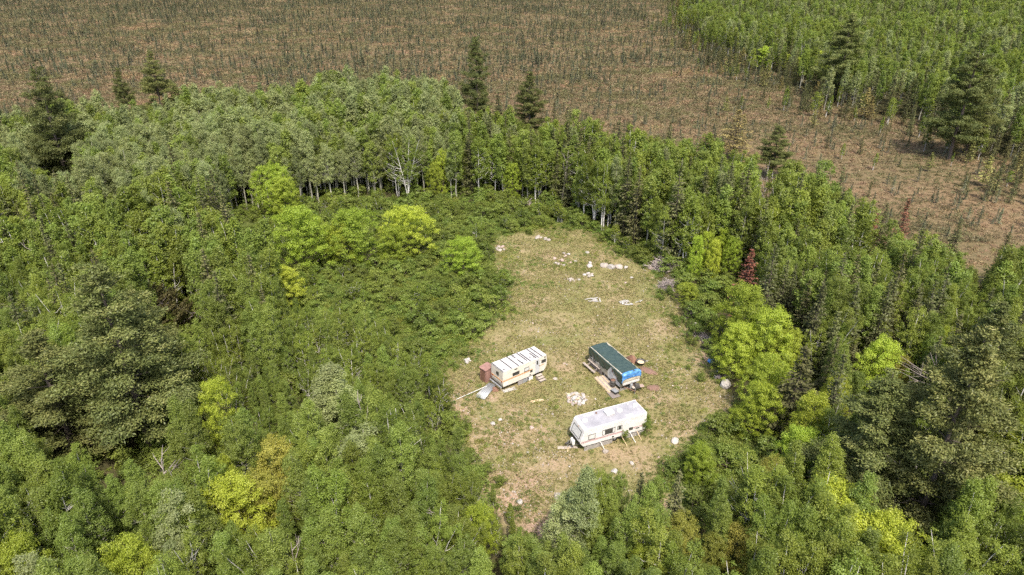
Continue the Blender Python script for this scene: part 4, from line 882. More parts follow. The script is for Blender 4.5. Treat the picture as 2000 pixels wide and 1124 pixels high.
# front window lies in the raked face
fx0, fz0, fx1, fz1 = -.10, B + .62, .36, B + H - .08; al = math.atan2(fx1 - fx0, fz1 - fz0)
def front(name, v0, v1, s0, s1, off, th, mat, parent=None):
    bm = bmesh.new(); box_bm(bm, -off - th, -off, v0 - W / 2, v1 - W / 2, s0, s1); bmesh.ops.rotate(bm, verts=bm.verts[:], cent=(0, 0, 0), matrix=Matrix.Rotation(al, 3, 'Y')); bmesh.ops.translate(bm, verts=bm.verts[:], vec=(fx0 - L / 2, 0, fz0)); return fin(bm, name, mat, parent or e)
w_ = front('window', .35, W - .35, .18, 1.12, -.02, .05, M['frame']); front('pane', .43, W - .43, .25, 1.05, .025, .012, M['blind'], w_); front('marker_light', 1.15, 1.28, 1.22, 1.27, -.01, .03, M['orange'])
boxo('chassis', .2 - L / 2, L / 2 - .3, -W / 2 + .3, W / 2 - .3, B - .18, B + .01, M['dark_metal'], e)
for sgn in (-1, 1): rod('hitch_beam', (-.95 - L / 2, 0, .5), (.35 - L / 2, sgn * .75, .5), .055, M['dark_metal'], e)
boxo('hitch_coupler', -1.15 - L / 2, -.88 - L / 2, -.08, .08, .46, .60, M['dark_metal'], e, .02); rod('hitch_jack', (-.85 - L / 2, 0, .0), (-.85 - L / 2, 0, .95), .045, M['grey_metal'], e)
for v in (-.17, .2): lathe('propane_tank', [(.10, 0), (.15, .03), (.16, .2), (.16, .55), (.13, .66), (.05, .70), (.05, .76), (.01, .77)], M['white'], e, 14, (-.50 - L / 2, v - .35, .52))
for u in (4.1, 4.95):
    for y in (.22, W - .22): t.wheel(u, y)
for u0, u1 in ((.4, 2.2), (2.22, 3.7), (5.35, 7.5)): t.box('skirting_panel', u0, u1, -.04, -.01, -.02, .50, M['skirt'], .01)
for u in (.7, 7.1):
    for v in (.35, 2.05): boxo('jack', u - L / 2 - .05, u - L / 2 + .05, v - W / 2 - .05, v - W / 2 + .05, 0, B, M['dark_metal'], e)
for k, (u, dv, m_) in enumerate(((2.25, -1.15, 'white'), (4.75, -1.1, 'newwood'), (5.85, -.95, 'white'), (6.65, -.8, 'newwood'))):
    x0, y0 = world_of(RV3, u, -.06); x1, y1 = world_of(RV3, u + .12, dv); z1 = hz(x1, y1)
    s_ = rod('prop_stick', (0, 0, 0), (x0 - x1, y0 - y1, .62 - z1), .035, M[m_]); s_.location = (x1, y1, z1)
    tag(s_, '%s stick propped on the long side of the white trailer, %s from the hitch' % ('white' if m_ == 'white' else 'pale wooden', ORD[k]), 'stick', 'sticks propped on the white trailer')
for k, (px, py, l_, w2, rz, m_, lb) in enumerate([(1101, 875, 1.3, .42, 3, 'plank', 'weathered plank lying by the trailer hitch'), (1120, 873.5, .9, .40, -2, 'plank', 'short plank beside the weathered one by the trailer hitch'), (1109, 879, .7, .1, 80, 'newwood', 'pale stick poking from the planks by the hitch'), (1116, 770, 1.05, .32, 10, 'newwood', 'pale plank lying behind the fire ring'), (1027, 736.5, .0, 0, 0, None, '')]):
    if not m_: continue
    x, y = gpt(px, py); o_ = boxo('plank', -l_ / 2, l_ / 2, -w2 / 2, w2 / 2, 0, .05, M[m_], None, .006, loc=(x, y, hz(x, y) + .02), rot=(0, R(2), R(rz))); tag(o_, lb, 'plank')
for k, (u, v, hh) in enumerate(((5.05, -.45, 1.5), (7.75, -.1, 1.9), (8.3, .9, 1.6), (8.35, 1.9, 1.5))):
    x, y = world_of(RV3, u, v); tree('shrub', x, y, hh, .42 if k == 0 else .7, label=['thin green sapling growing up the long side of the white trailer', 'leafy sapling climbing the tail corner of the white trailer', 'green shrub behind the tail of the white trailer', 'second green shrub behind the tail of the white trailer'][k])

# --- trailer under the tarps
e = trailer('travel_trailer', RV2, 'dingy cream trailer covered by a dark green tarp'); t = TB(e, RV2); L, W, H, B = t.L, t.W, t.H, .55
prism('body', [(x - L / 2, z) for x, z in ((.08, B), (L - .45, B), (L - .05, B + .55), (L + .02, B + 1.0), (L - .12, B + H), (.10, B + H), (.0, B + 1.0))], -W / 2, W / 2, M['shell_d'], e, .06)
t.side_window(.25, .72, B + .42 * H, .85); t.side_window(.98, 1.45, B + .42 * H, .85); t.side_window(3.62, 4.05, B + .50 * H, .42); t.box('vent_cover', 3.25, 3.4, -.03, .01, B + .52 * H, B + .6 * H, M['frame'])
t.box('siding_panel', 4.15, 4.52, -.015, .01, B + .05, B + .92 * H, M['white']); d_ = t.box('door', 4.55, 5.25, -.04, .01, B + .02, B + .95 * H, M['door'], .01); t.box('door_window', 4.95, 5.18, -.05, -.03, B + .60 * H, B + .86 * H, M['rust'], parent=d_); t.box('handle', 4.62, 4.7, -.08, -.04, B + .45 * H, B + .5 * H, M['dark_metal'], parent=d_)
t.box('siding_panel', 5.28, 6.6, -.015, .01, B + .05, B + .50 * H, M['shell_w']); t.box('trim', .2, 3.2, -.02, .01, B + .30 * H, B + .33 * H, M['white'])
boxo('front_panel', L / 2 - .06, L / 2 + .03, -W / 2 + .08, W / 2 - .08, B + .50, B + .78, M['shell_w'], e, .01); boxo('chassis', .2 - L / 2, L / 2 - .4, -W / 2 + .3, W / 2 - .3, B - .18, B + .01, M['dark_metal'], e)
for sgn in (-1, 1): rod('hitch_beam', (L / 2 + .95, 0, .5), (L / 2 - .5, sgn * .75, .5), .055, M['rust'], e)
rod('hitch_jack', (L / 2 + .85, 0, 0), (L / 2 + .85, 0, .9), .045, M['grey_metal'], e)
for u in (3.3, 4.15):
    for y in (.22, W - .22): t.wheel(u, y)
boxo('skirting_panel', L / 2 - .5, L / 2 - .46, -W / 2 + .1, W / 2 - .1, 0, .55, M['skirt'], e); t.box('skirting_panel', .3, 3.0, -.04, -.01, 0, .5, M['plank_d'])

def tarp(name, mat, label, u0, u1, hem, hem_far, nu=46, lift=.05, front_drop=None, back_drop=None, seed=1):
    """draped sheet over the trailer: cross-section runs near hem - roof - far hem"""
    g = np.random.default_rng(seed); us = np.linspace(u0, u1, nu); V = []; nv = 0
    for iu, u in enumerate(us):
        hn = hem(u); hf = hem_far(u); zr = H + lift
        drop = 0
        if front_drop and u > L - .15: drop = front_drop * ((u - (L - .15)) / (u1 - L + .15)) 
        if back_drop and u < .12: drop = back_drop * ((.12 - u) / (.12 - u0))
        sec = []
        for k in range(8): f = k / 8; sec.append((-.05 - .05 * math.sin(u * 5 + f * 3) * (1 - f), hn + (zr - .12 - hn) * f))
        for k in range(13): f = k / 12; sec.append((-.04 + (W + .08) * f, zr - .12 * (2 * abs(f - .5)) ** 6 + .05 * math.sin(math.pi * f)))
        for k in range(1, 9): f = k / 8; sec.append((W + .05 + .05 * math.sin(u * 4 + f * 3) * f, zr - .12 + (hf - zr + .12) * f))
        nv = len(sec)
        xx = min(u, L + .04) if front_drop else u
        if back_drop: xx = max(xx, -.05)
        for (y_, z_) in sec:
            z2 = z_ - drop * (1 if z_ > drop * .3 else .4)
            wr = .09 * (vnoise(np.array([u * 2.3 + 5 * seed]), np.array([y_ * 2.3 + z_ * 2.1]))[0] - .5) + .05 * (vnoise(np.array([u * 6.1]), np.array([y_ * 5.7 + z_ * 6]))[0] - .5)
            V.append((xx - L / 2 + (wr if front_drop and u > L else 0), y_ - W / 2 + (wr if (y_ < 0 or y_ > W) else 0), B + max(.12, z2) + (wr if 0 <= y_ <= W else 0)))
    Qs = [(i * nv + j, (i + 1) * nv + j, (i + 1) * nv + j + 1, i * nv + j + 1) for i in range(nu - 1) for j in range(nv - 1)]
    me = mk(name, V, Qs, mat, smooth=True); o_ = mobj(name, me, None, e.location, (0, 0, RV2['a'])); md = o_.modifiers.new('thickness', 'SOLIDIFY'); md.thickness = .012; md.offset = 1
    return tag(o_, label, 'tarp')
def hemn(u):
    return float(np.interp(u, [0, .6, 1.4, 2.4, 3.3, 4.0, 4.5, 4.9, 5.3, 5.8, 6.3, 6.9], [.85, .88, .80, .70, .68, .85, 1.45, 1.68, 1.50, .95, .62, .58]) + .05 * math.sin(u * 7))
tarp('tarp', M['tarp_g'], 'dark green tarp draped over the dingy trailer roof', -.5, L - .05, hemn, lambda u: .9 + .1 * math.sin(u * 3), back_drop=.55, seed=1)
tarp('tarp', M['tarp_b'], 'bright blue tarp wrapped over the front end of the dingy trailer', L - .30, L + 1.15, lambda u: 1.55, lambda u: 1.5, nu=22, lift=.085, front_drop=.72, seed=4)

# --- deck, table and clutter by the tarped trailer
p00 = np.array(gpt(1161, 740)); p10 = np.array(gpt(1197, 778)); wdir = np.array(gpt(1212, 763)) - p10
ax = p10 - p00; Ld = np.linalg.norm(ax); ang = math.atan2(ax[1], ax[0]); Wd = 1.35
dk = empty('deck', (p00[0], p00[1], hz(*p00)), ang); tag(dk, 'low weathered plank deck beside the tarped trailer', 'deck')
for k in range(9): boxo('plank', 0 + random.uniform(-.08, .08), Ld - .9 + random.uniform(-.12, .1), .03 + k * .155, .03 + k * .155 + .135, .16, .20, M['plank'] if k % 3 else M['newwood'], dk, .004)
for k in range(3): boxo('joist', .3 + k * (Ld - 1.6) / 2, .4 + k * (Ld - 1.6) / 2, .0, 1.42, .02, .158, M['plank_d'], dk)
boxo('edge_board', 0, Ld - .9, -.05, -.012, .04, .20, M['newwood'], dk)
x, y = gpt(1198.5, 772); pf = boxo('pallet_board', -.65, .65, -.55, .55, .06, .12, M['plank_d'], None, .01, loc=(x, y, hz(x, y)), rot=(0, 0, ang)); tag(pf, 'square dark board at the end of the deck', 'board')
x, y = gpt(1200.5, 768.5); bx0 = empty('storage_bin', (x, y, hz(x, y) + .14), ang + .2); tag(bx0, 'flat black bin with grey lid on the end of the deck', 'bin'); boxo('base', -.42, .42, -.32, .32, 0, .22, M['black'], bx0, .03); boxo('lid', -.40, .40, -.30, .30, .223, .29, M['grey_metal'], bx0, .03)
x, y = gpt(1196, 757.5); br = empty('drum', (x, y, hz(x, y) + .2)); tag(br, 'dark steel drum standing on the deck', 'drum'); lathe('body', [(.01, 0), (.29, 0), (.30, .04), (.29, .3), (.31, .32), (.29, .34), (.29, .62), (.31, .64), (.29, .66), (.29, .86), (.27, .87)], M['dark_metal'], br, 18); lathe('lid', [(.285, .872), (.30, .90), (.1, .92), (.01, .92)], M['rust'], br, 18)
pa = np.array(gpt(1149, 711.5)); pb = np.array(gpt(1171.5, 731)); ta = math.atan2(*(pb - pa)[::-1]); tl = float(np.linalg.norm(pb - pa))
ctr = (pa + pb) / 2; pt = empty('picnic_table', (ctr[0], ctr[1], hz(*ctr)), ta); tag(pt, 'long grey wooden picnic table with bench against the tarped trailer', 'picnic table')
for k in range(5): boxo('table_plank', -tl / 2, tl / 2, -.16 + k * .16, -.02 + k * .16, .70, .745, M['plank_d'] if k % 2 else M['plank'], pt, .004)
for k in range(2): boxo('bench_plank', -tl / 2, tl / 2, -.90 + k * .15, -.77 + k * .15, .42, .46, M['plank'], pt, .004)
for sx in (-tl / 2 + .5, tl / 2 - .5):
    boxo('cross_beam', sx - .04, sx + .04, -.92, .6, .33, .415, M['plank_d'], pt); boxo('top_batten', sx - .04, sx + .04, -.14, .6, .61, .695, M['plank_d'], pt)
    rod('leg', (sx, -.55, 0), (sx, -.02, .68), .05, M['plank_d'], pt, 4); rod('leg', (sx, .72, 0), (sx, .45, .68), .05, M['plank_d'], pt, 4)
x, y = gpt(1251, 713); fb = empty('fire_bowl', (x, y, hz(x, y))); tag(fb, 'dark round fire bowl on legs behind the tarped trailer', 'fire bowl')
lathe('bowl', [(.12, .36), (.32, .40), (.48, .50), (.55, .60), (.60, .61), (.58, .57), (.48, .47), (.3, .43), (.01, .42)], M['dark_metal'], fb, 20); lathe('ash_bed', [(.42, .465), (.2, .50), (.01, .52)], M['newwood'], fb, 14)
for k in range(3): rod('leg', (.3 * math.cos(k * 2.1), .3 * math.sin(k * 2.1), .42), (.48 * math.cos(k * 2.1), .48 * math.sin(k * 2.1), 0), .025, M['dark_metal'], fb)
rod('handle', (.55, 0, .58), (.95, .15, .62), .02, M['grey_metal'], fb)
def mound(name, px, py, rx, ry, h, rz, mat, label, cat, seed, z0=0):
    g = np.random.default_rng(seed); n, m_ = 14, 7; V = [(0, 0, h)]; T, Qs = [], []
    for i in range(1, m_ + 1):
        for j in range(n):
            f = i / m_; a = 2 * math.pi * j / n; k = 1 + .22 * (g.random() - .5) * 2 * f
            V.append((rx * f * k * math.cos(a), ry * f * k * math.sin(a), h * (1 - f ** 1.6) + (g.random() - .5) * .25 * h * (1 - f) - (.08 if i == m_ else 0)))
    for j in range(n): T.append((0, 1 + j, 1 + (j + 1) % n))
    for i in range(m_ - 1):
        for j in range(n): Qs.append((1 + i * n + j, 1 + (i + 1) * n + j, 1 + (i + 1) * n + (j + 1) % n, 1 + i * n + (j + 1) % n))
    x, y = gpt(px, py); o_ = mobj(name, mk(name, V, Qs, mat, T=T, smooth=True), None, (x, y, hz(x, y) + z0), (0, 0, R(rz))); return tag(o_, label, cat)
mound('mulch_mound', 1267, 725, 1.6, .7, .16, -40, M['mulch'], 'long reddish mulch patch beside the fire bowl', 'mulch', 1)
mound('mulch_mound', 1277, 758, .95, .75, .14, 0, M['mulch'], 'round reddish mulch patch in front of the long one', 'mulch', 2)
mound('rust_heap', 1235, 704, .95, .55, .75, -50, M['rust'], 'rust-brown heap leaning on the far side of the tarped trailer', 'heap', 3)
x, y = gpt(1232, 763); gt = empty('gas_cylinder', (x, y, hz(x, y))); tag(gt, 'grey gas cylinder at the front of the tarped trailer', 'gas cylinder'); lathe('tank', [(.12, 0), (.19, .04), (.2, .3), (.2, .85), (.15, 1.0), (.05, 1.05)], M['grey_metal'], gt, 14); lathe('collar', [(.11, 1.0), (.12, 1.14), (.10, 1.14), (.09, 1.0)], M['dark_metal'], gt, 12)
x, y = gpt(1243, 765); gr = empty('grill', (x, y, hz(x, y)), .3); tag(gr, 'dark grill with pinkish side shelf at the front of the tarped trailer', 'grill')
bm = bmesh.new(); vs = box_bm(bm, -.30, .30, -.22, .22, .75, 1.08)
for v in vs[4:]: v.co.x *= .75; v.co.y *= .6
fin(bm, 'hood', M['dark_metal'], gr, .04); boxo('firebox', -.30, .30, -.24, .24, .55, .745, M['dark_metal'], gr, .02); boxo('shelf', .31, .85, -.26, .26, .66, .70, M['stone_p'], gr, .01); boxo('shelf', -.62, -.31, -.24, .24, .66, .70, M['plank'], gr, .01)
for sx in (-.27, .27):
    for sy in (-.2, .2): rod('leg', (sx, sy, 0), (sx, sy, .56), .02, M['dark_metal'], gr)

# --- clutter by the striped-roof trailer
pa = np.array(gpt(936, 777)); pb = np.array(gpt(962, 753)); d_ = pb - pa; rz = math.atan2(d_[1], d_[0]); ln = float(np.linalg.norm(d_))
for k in range(4):
    V = []; n = 16
    for i in range(n + 1):
        yy = -.32 + .64 * i / n; zz = .03 * (1 if (i // 2) % 2 else 0); V += [(-ln / 2, yy, zz), (ln / 2, yy, zz)]
    me = mk('metal_sheet', V, [(2 * i, 2 * i + 1, 2 * i + 3, 2 * i + 2) for i in range(n)], M['grey_metal']); c_ = (pa + pb) / 2
    o_ = mobj('metal_sheet', me, None, (c_[0] + .16 * k - .25, c_[1] - .14 * k + .15, hz(*c_) + .10 + .05 * k), (R(2 * k), -.10, rz + .04 * (k - 1.5))); md = o_.modifiers.new('t', 'SOLIDIFY'); md.thickness = .006
    tag(o_, 'grey corrugated metal sheet in the stack by the trailer end, %s from the ground' % ORD[k], 'metal sheet', 'corrugated sheets by the trailer')
x0, y0 = gpt(891, 781); x1, y1 = gpt(951, 758); o_ = rod('pole', (0, 0, .06), (x1 - x0, y1 - y0, .28), .032, M['white']); o_.location = (x0, y0, hz(x0, y0)); tag(o_, 'long thin white pole leaning on the metal sheets', 'pole')
mound('scrap_heap', 966, 762, .55, .45, .45, 0, M['rust'], 'rusty brown scrap heap by the metal sheets', 'scrap heap', 5)
def cloth(px, py, rx, ry, h, rz, mat, label, seed, cat='sheet', name='crumpled_sheet'):
    g = np.random.default_rng(seed); n = 18; V = []; 
    for i in range(n):
        for j in range(n):
            a, b_ = i / (n - 1) * 2 - 1, j / (n - 1) * 2 - 1; k = 1 + .15 * math.sin(5 * a + seed) + .12 * math.sin(7 * b_ + seed)
            V.append((a * rx * k, b_ * ry * k, .03 + h * (vnoise(np.array([a * 3 + seed * 3.3]), np.array([b_ * 3]))[0] ** 1.3) * (1 - .6 * max(abs(a), abs(b_)) ** 4)))
    Qs = [(i * n + j, (i + 1) * n + j, (i + 1) * n + j + 1, i * n + j + 1) for i in range(n - 1) for j in range(n - 1)]
    x, y = gpt(px, py); o_ = mobj(name, mk('sheet', V, Qs, mat, smooth=True), None, (x, y, hz(x, y)), (0, 0, R(rz))); md = o_.modifiers.new('t', 'SOLIDIFY'); md.thickness = .012; return tag(o_, label, cat)
cloth(994, 762, .75, .28, .16, 24, M['board_w'], 'crumpled white sheet on the grass by the striped-roof trailer', 2)
cloth(1397, 708, .85, .55, .75, -20, M['tarp_b'], 'crumpled blue tarp bundle in the shade at the grass edge', 5, 'tarp', 'tarp')
cloth(1050, 783, .7, .2, .08, 15, M['newwood'], 'flattened tan scrap lying on the grass', 7, 'scrap', 'flat_scrap')

# --- rocks
ROCK = []
for s in range(7):
    g = np.random.default_rng(300 + s); bm = bmesh.new(); bmesh.ops.create_icosphere(bm, subdivisions=2, radius=1.0)
    dirs = unit(g, 7); offs = g.uniform(.55, .9, 7)
    for v in bm.verts:
        p = np.array(v.co)
        for d_, o_ in zip(dirs, offs):
            q = p @ d_
            if q > o_: p = p - d_ * (q - o_)
        v.co = Vector(p * (1 + g.normal() * .03)) * 1.15
    me = {}
    for m_ in ('stone', 'stone_p', 'stone_w'):
        x_ = bpy.data.meshes.new('rock'); bm.to_mesh(x_); x_.materials.append(M[m_]); me[m_] = x_
    bm.free(); ROCK.append(me)
def rock(px, py, size, mat, label, group=None, flat=.7, xy=None, z=0):
    x, y = gpt(px, py) if xy is None else xy
    o_ = mobj('boulder' if size > .42 else 'rock', random.choice(ROCK)[mat], None, (x, y, hz(x, y) + size * flat * .35 + z), (random.uniform(-.2, .2), random.uniform(-.2, .2), random.random() * 6.28), (size * random.uniform(.85, 1.3), size, size * flat))
    return tag(o_, label, 'rock', group)
for px, py, s, m_, lb in [(1180, 520, .62, 'stone', 'grey boulder, first of the row below the bush'), (1193, 523, .66, 'stone_w', 'pale boulder, second of the row below the bush'), (1209, 523, .60, 'stone', 'grey pointed boulder, third of the row below the bush'), (1222, 524, .38, 'stone_w', 'small white rock ending the row below the bush'),
    (1152, 515, .34, 'stone_w', 'white rock above the stacked white rubble'), (1152, 521, .46, 'stone_w', 'larger white rock in the line above the rubble'), (1110, 498, .32, 'stone_w', 'white rock on the upper grass, higher of two'), (1101, 496, .28, 'stone', 'grey rock beside the white one on the upper grass'), (1147, 495, .30, 'stone_w', 'lone white rock on the upper grass near the row'),
    (1259, 519, .36, 'stone_w', 'white upright rock beside the brush pile'), (1271, 525, .40, 'stone_p', 'pinkish rock touching the brush pile'), (1359, 639, .62, 'stone_w', 'pale boulder below the small stick pile'), (1415, 754, .72, 'stone_w', 'large white boulder at the grass edge below the blue tarp'), (1421, 738, .52, 'stone', 'grey boulder behind the large white one'),
    (1405, 738, .36, 'stone_p', 'pinkish rock between the blue tarp and the boulders'), (1404, 727, .30, 'stone_w', 'small white rock just below the blue tarp'), (1396, 738, .28, 'stone_w', 'small pale rock in the weeds by the boulders'), (1183, 883, .30, 'stone', 'grey rock in front of the white trailer'), (1318, 863, .36, 'stone_w', 'white rock on the grass off the white trailer tail'),
    (1200, 922, .32, 'stone_w', 'white rock beside the dark scrape'), (1175, 939, .30, 'stone_w', 'pale rock below the dark scrape'), (1234, 906, .22, 'stone_w', 'small white rock above the dark scrape'), (1093, 973, .5, 'stone', 'flat grey rock in front of the bare strip'), (1016, 982, .3, 'stone_w', 'flat white rock on the bare strip'), (963, 828, .24, 'stone_w', 'white rock, lower of two on open grass'), (977, 821, .2, 'stone_w', 'white rock, upper of two on open grass'),
    (1085, 741, .24, 'stone', 'lone grey rock between the trailers'), (1038, 837, .26, 'stone_p', 'pinkish flat rock on open grass'), (1131, 547, .22, 'stone_w', 'small white rock at the middle of the upper grass'), (1113, 547, .34, 'stone', 'grey rock at the middle of the upper grass'), (1234, 543, .26, 'stone_w', 'white flat rock below the boulder row'), (1222, 553, .2, 'stone_p', 'pink rock below the boulder row')]:
    rock(px, py, s, m_, lb)
g = np.random.default_rng(11)
for (px, py, n, spread, m_, s0, nm, hh) in [(1217, 473, 26, 1.5, 'stone_p', .32, 'pink rock heap above the grass', .5), (1150, 538, 14, .75, 'stone_w', .22, 'white rubble stack on the upper grass', .35), (846, 741, 22, .85, 'stone_p', .2, 'pale rubble heap at the shaded grass edge', .3), (912, 706, 7, .45, 'stone_w', .24, 'pale stone cluster above the striped-roof trailer', .1), (1115, 548, 8, .6, 'stone', .2, 'grey stone cluster on the upper grass', .1), (978, 487, 12, 1.0, 'stone_p', .28, 'stone scatter at the upper corner of the grass', .1), (1060, 467, 9, 1.2, 'stone', .3, 'stone scatter above the upper grass', .1), (1105, 510, 12, 2.0, 'stone_p', .25, 'low pink stones across the upper grass', .05)]:
    cx, cy = gpt(px, py)
    for k in range(n):
        r_ = spread * math.sqrt(g.random()); a = g.random() * 6.28
        rock(0, 0, s0 * g.uniform(.6, 1.3), m_ if g.random() < .75 else 'stone', 'stone in the %s' % nm, 'stones of the %s' % nm, xy=(cx + r_ * math.cos(a), cy + r_ * math.sin(a)), z=hh * (1 - r_ / spread) * g.random())
# fire ring
cx, cy = gpt(1126, 779); mound('ash_bed', 1126, 779, .75, .75, .10, 0, M['ash'], 'pale ash and scrap inside the stone fire ring', 'ash', 8)
for k in range(22):
    a = 2 * math.pi * k / 22 + random.uniform(-.1, .1); r_ = 1.02 + random.uniform(-.14, .16)
    rock(0, 0, random.uniform(.14, .24), random.choice(['stone_w', 'stone', 'stone_w', 'stone_p']), 'stone set in the ring around the fire pit', 'stones of the fire ring', xy=(cx + r_ * math.cos(a), cy + r_ * math.sin(a)))
for k, (dx, dy, l_, w2, rz_, m_) in enumerate([(-.15, .1, .55, .4, 10, 'board_w'), (.2, -.1, .5, .16, 60, 'newwood'), (.35, .15, .6, .14, -30, 'board_w'), (-.3, -.35, .45, .2, 35, 'board_w'), (.05, -.4, .5, .12, 0, 'newwood'), (.75, -.25, .55, .12, 40, 'board_w')]):
    o_ = boxo('scrap_board', -l_ / 2, l_ / 2, -w2 / 2, w2 / 2, 0, .05, M[m_], None, .005, loc=(cx + dx, cy + dy, hz(cx, cy) + .12 + .03 * k), rot=(R(random.uniform(-10, 10)), R(random.uniform(-12, 12)), R(rz_)))
    tag(o_, '%s board scrap in the fire pit, %s from the bottom' % ('white' if m_ == 'board_w' else 'tan', ORD[k]), 'board', 'board scraps in the fire pit')
# white boards dumped on the grass
def heap(px, py, n, spread, nm, seed):
    g = np.random.default_rng(seed); cx, cy = gpt(px, py)
    for k in range(n):
        l_ = g.uniform(.5, 1.25); w2 = g.uniform(.12, .26); x, y = cx + g.normal() * spread, cy + g.normal() * spread * .8
        o_ = boxo('board', -l_ / 2, l_ / 2, -w2 / 2, w2 / 2, 0, .05, M['board_w'], None, .006, loc=(x, y, hz(x, y) + .03 + .035 * (k % 5)), rot=(g.normal() * .1, g.normal() * .12, g.uniform(-.6, .5) + (1.3 if k % 4 == 0 else 0)))
        tag(o_, 'white board in the %s' % nm, 'board', 'boards of the %s' % nm)
heap(1162, 588, 9, .45, 'smaller dump of white boards', 4); heap(1228, 592, 13, .75, 'larger dump of white boards', 5)
# scattered small pale stones and scraps
pxs = g.uniform(850, 1430, 900); pys = g.uniform(470, 1010, 900); cnt = 0; small = []
for px, py in zip(pxs, pys):
    x, y = gpt(px, py)
    if inside(CLEAR, np.array([x]), np.array([y]))[0] and all(np.hypot(x - world_of(rv, rv['L'] / 2, rv['W'] / 2)[0], y - world_of(rv, rv['L'] / 2, rv['W'] / 2)[1]) > 5.2 for rv in (RV1, RV2, RV3)): small.append((x, y))
for k, (x, y) in enumerate(small[:130]):
    lm = int(np.argmin(np.hypot(LMP[:, 0] - x, LMP[:, 1] - y)))
    rock(0, 0, g.uniform(.05, .13), random.choice(['stone_w', 'stone_p', 'stone']), 'small pale stone in the grass around %s' % LMN[lm], 'small stones around %s' % LMN[lm], xy=(x, y))
P = np.array([p for p in small[130:]] + [(x + g.normal() * .6, y + g.normal() * .6) for x, y in small for _ in range(3)]); n = len(P); s3 = g.uniform(.025, .075, (n, 3))
scatter('gravel', 'small pale stones and chips strewn through the grass', np.stack([P[:, 0], P[:, 1], gz(P[:, 0], P[:, 1]) + .03], 1), g.random((n, 3)) * 6.28, s3, [ROCK[0]['stone_w'], ROCK[1]['stone'], ROCK[2]['stone_p'], ROCK[3]['stone_w']])
# --- brush piles and dead wood
BR = []
for s in range(8):
    g = np.random.default_rng(700 + s); k = 5; P = np.stack([np.linspace(-1, 1, k), np.cumsum(g.normal(size=k)) * .06, np.cumsum(g.normal(size=k)) * .05], 1); pth = [(P, np.linspace(.035, .008, k))]
    for q in range(3):
        i = g.integers(1, k - 1); pth.append((np.stack([P[i], P[i] + np.array([.25, g.normal() * .22, g.normal() * .18]), P[i] + np.array([.5, g.normal() * .35, g.normal() * .25])]), np.array([.016, .01, .005])))
    V, Qs = tubes(pth, 4); BR.append(mk('branch', V, Qs, M['dead_wood'], smooth=True))
def brushpile(px, py, rx, ry, h, n, rz, label, seed, lg=1.6):
    g = np.random.default_rng(seed); x, y = gpt(px, py); e_ = empty('brush_pile', (x, y, hz(x, y)), R(rz)); tag(e_, label, 'brush pile')
    for k in range(n):
        r_ = math.sqrt(g.random()); a = g.random() * 6.28; s = lg * g.uniform(.5, 1.1)
        mobj('branch', BR[g.integers(0, 8)], e_, (rx * r_ * math.cos(a) * .7, ry * r_ * math.sin(a) * .7, .06 + h * (1 - r_ ** 1.5) * g.random()), (g.normal() * .3, g.normal() * .22, g.normal() * .5 + (math.pi if g.random() < .5 else 0)), (s, s * 1.3, s * 1.3))
brushpile(1308, 524, 3.4, 1.9, 1.7, 170, -10, 'large grey brush pile of dead branches at the wood edge', 1, 2.0); brushpile(1303, 562, 1.7, 1.5, 1.2, 110, 70, 'smaller twiggy brush pile below the large one', 2, 1.2)
brushpile(1362, 612, 1.5, 1.1, .6, 60, 20, 'low stick pile under the round lime bush', 3, 1.2); brushpile(1370, 660, 1.6, .8, .4, 45, -50, 'thin line of sticks under the lime maple', 4, 1.2); brushpile(1030, 403, 2.0, 1.2, .6, 50, 0, 'grey slash pile behind the brushy slope', 6, 1.6); brushpile(622, 412, 2.2, 1.2, .8, 60, 20, 'slash pile under the stand behind the maple row', 7, 1.8)
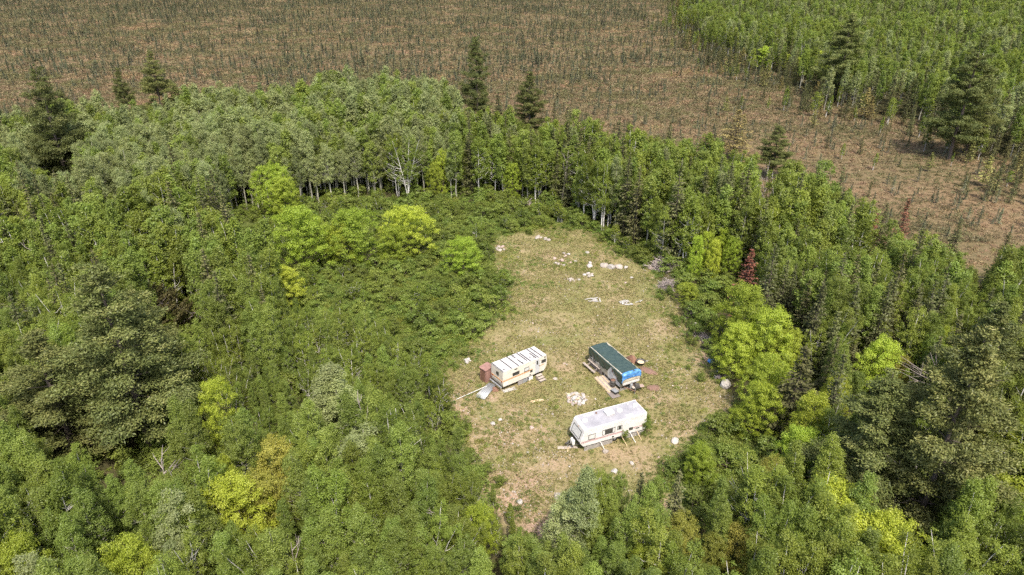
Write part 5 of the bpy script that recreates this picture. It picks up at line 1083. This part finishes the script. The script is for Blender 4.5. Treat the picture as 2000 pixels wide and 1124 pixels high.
def snag(px, py, H_, label, seed, n=12, tilt=(0, 0), spread=.32):
    g = np.random.default_rng(seed); x, y = gpt(px, py, H_); k = 7; t_ = np.linspace(0, 1, k); P = np.stack([np.cumsum(g.normal(size=k)) * .04, np.cumsum(g.normal(size=k)) * .04, t_ * H_], 1); P[0] = (0, 0, -.2)
    e_ = empty('dead_tree', (x, y, hz(x, y))); e_.rotation_euler = (*tilt, 0); V, Qs = tubes([(P, .012 * H_ * (1 - t_) + .02)], 6); mobj('trunk', mk('snag', V, Qs, M['dead_wood'], smooth=True), e_); pth = []
    for q in range(n):
        f = g.uniform(.45, .95); a = g.random() * 6.28; l_ = H_ * spread * g.uniform(.5, 1.1) * (1.2 - f * .6); b0 = np.array([np.interp(f * H_, P[:, 2], P[:, i]) for i in range(3)])
        d_ = np.array([math.cos(a), math.sin(a), .9]); m1 = b0 + d_ * l_ * .5 + g.normal(size=3) * .08; pth.append((np.stack([b0, m1, b0 + d_ * l_ + np.array([0, 0, l_ * .2])]), np.array([.045, .028, .01])))
        for w3 in range(2): pth.append((np.stack([m1, m1 + (d_ + g.normal(size=3) * .6) * l_ * .4]), np.array([.02, .007])))
    V, Qs = tubes(pth, 4); mobj('limbs', mk('limbs', V, Qs, M['dead_wood'], smooth=True), e_); return tag(e_, label, 'dead tree')
snag(1500, 333, 12.5, 'bare white dead snag above the birch canopy', 1, 16); snag(1895, 700, 9.5, 'bare grey dead tree with broken limbs beside the plumed pine', 2, 16, (R(8), R(-22)), .5); snag(360, 545, 6.5, 'bare grey limb of the fallen pine', 3, 8, (R(30), R(35)), .4); snag(850, 175, 12, 'thin pale dead tree behind the poplar stand', 4, 6, spread=.12)

for k, (px, py, H_) in enumerate([(725, 770, 8), (690, 905, 8), (480, 860, 8), (640, 1010, 8), (300, 900, 8), (1795, 905, 9), (1640, 610, 9), (1850, 520, 9), (560, 1060, 8), (860, 1000, 7), (1265, 1050, 7), (60, 470, 10), (160, 440, 10), (320, 330, 11), (1100, 300, 11), (1380, 330, 10)]):
    lmk = np.argsort(np.hypot(*(LMP - np.array(gpt(px, py, H_))).T))[:2]
    snag(px, py, H_, 'thin bare dead tree from %s toward %s' % (LMN[lmk[0]], LMN[lmk[1]]), 40 + k, 7, (random.uniform(-.15, .15), random.uniform(-.15, .15)), .22)['group'] = 'thin dead trees in the woods'
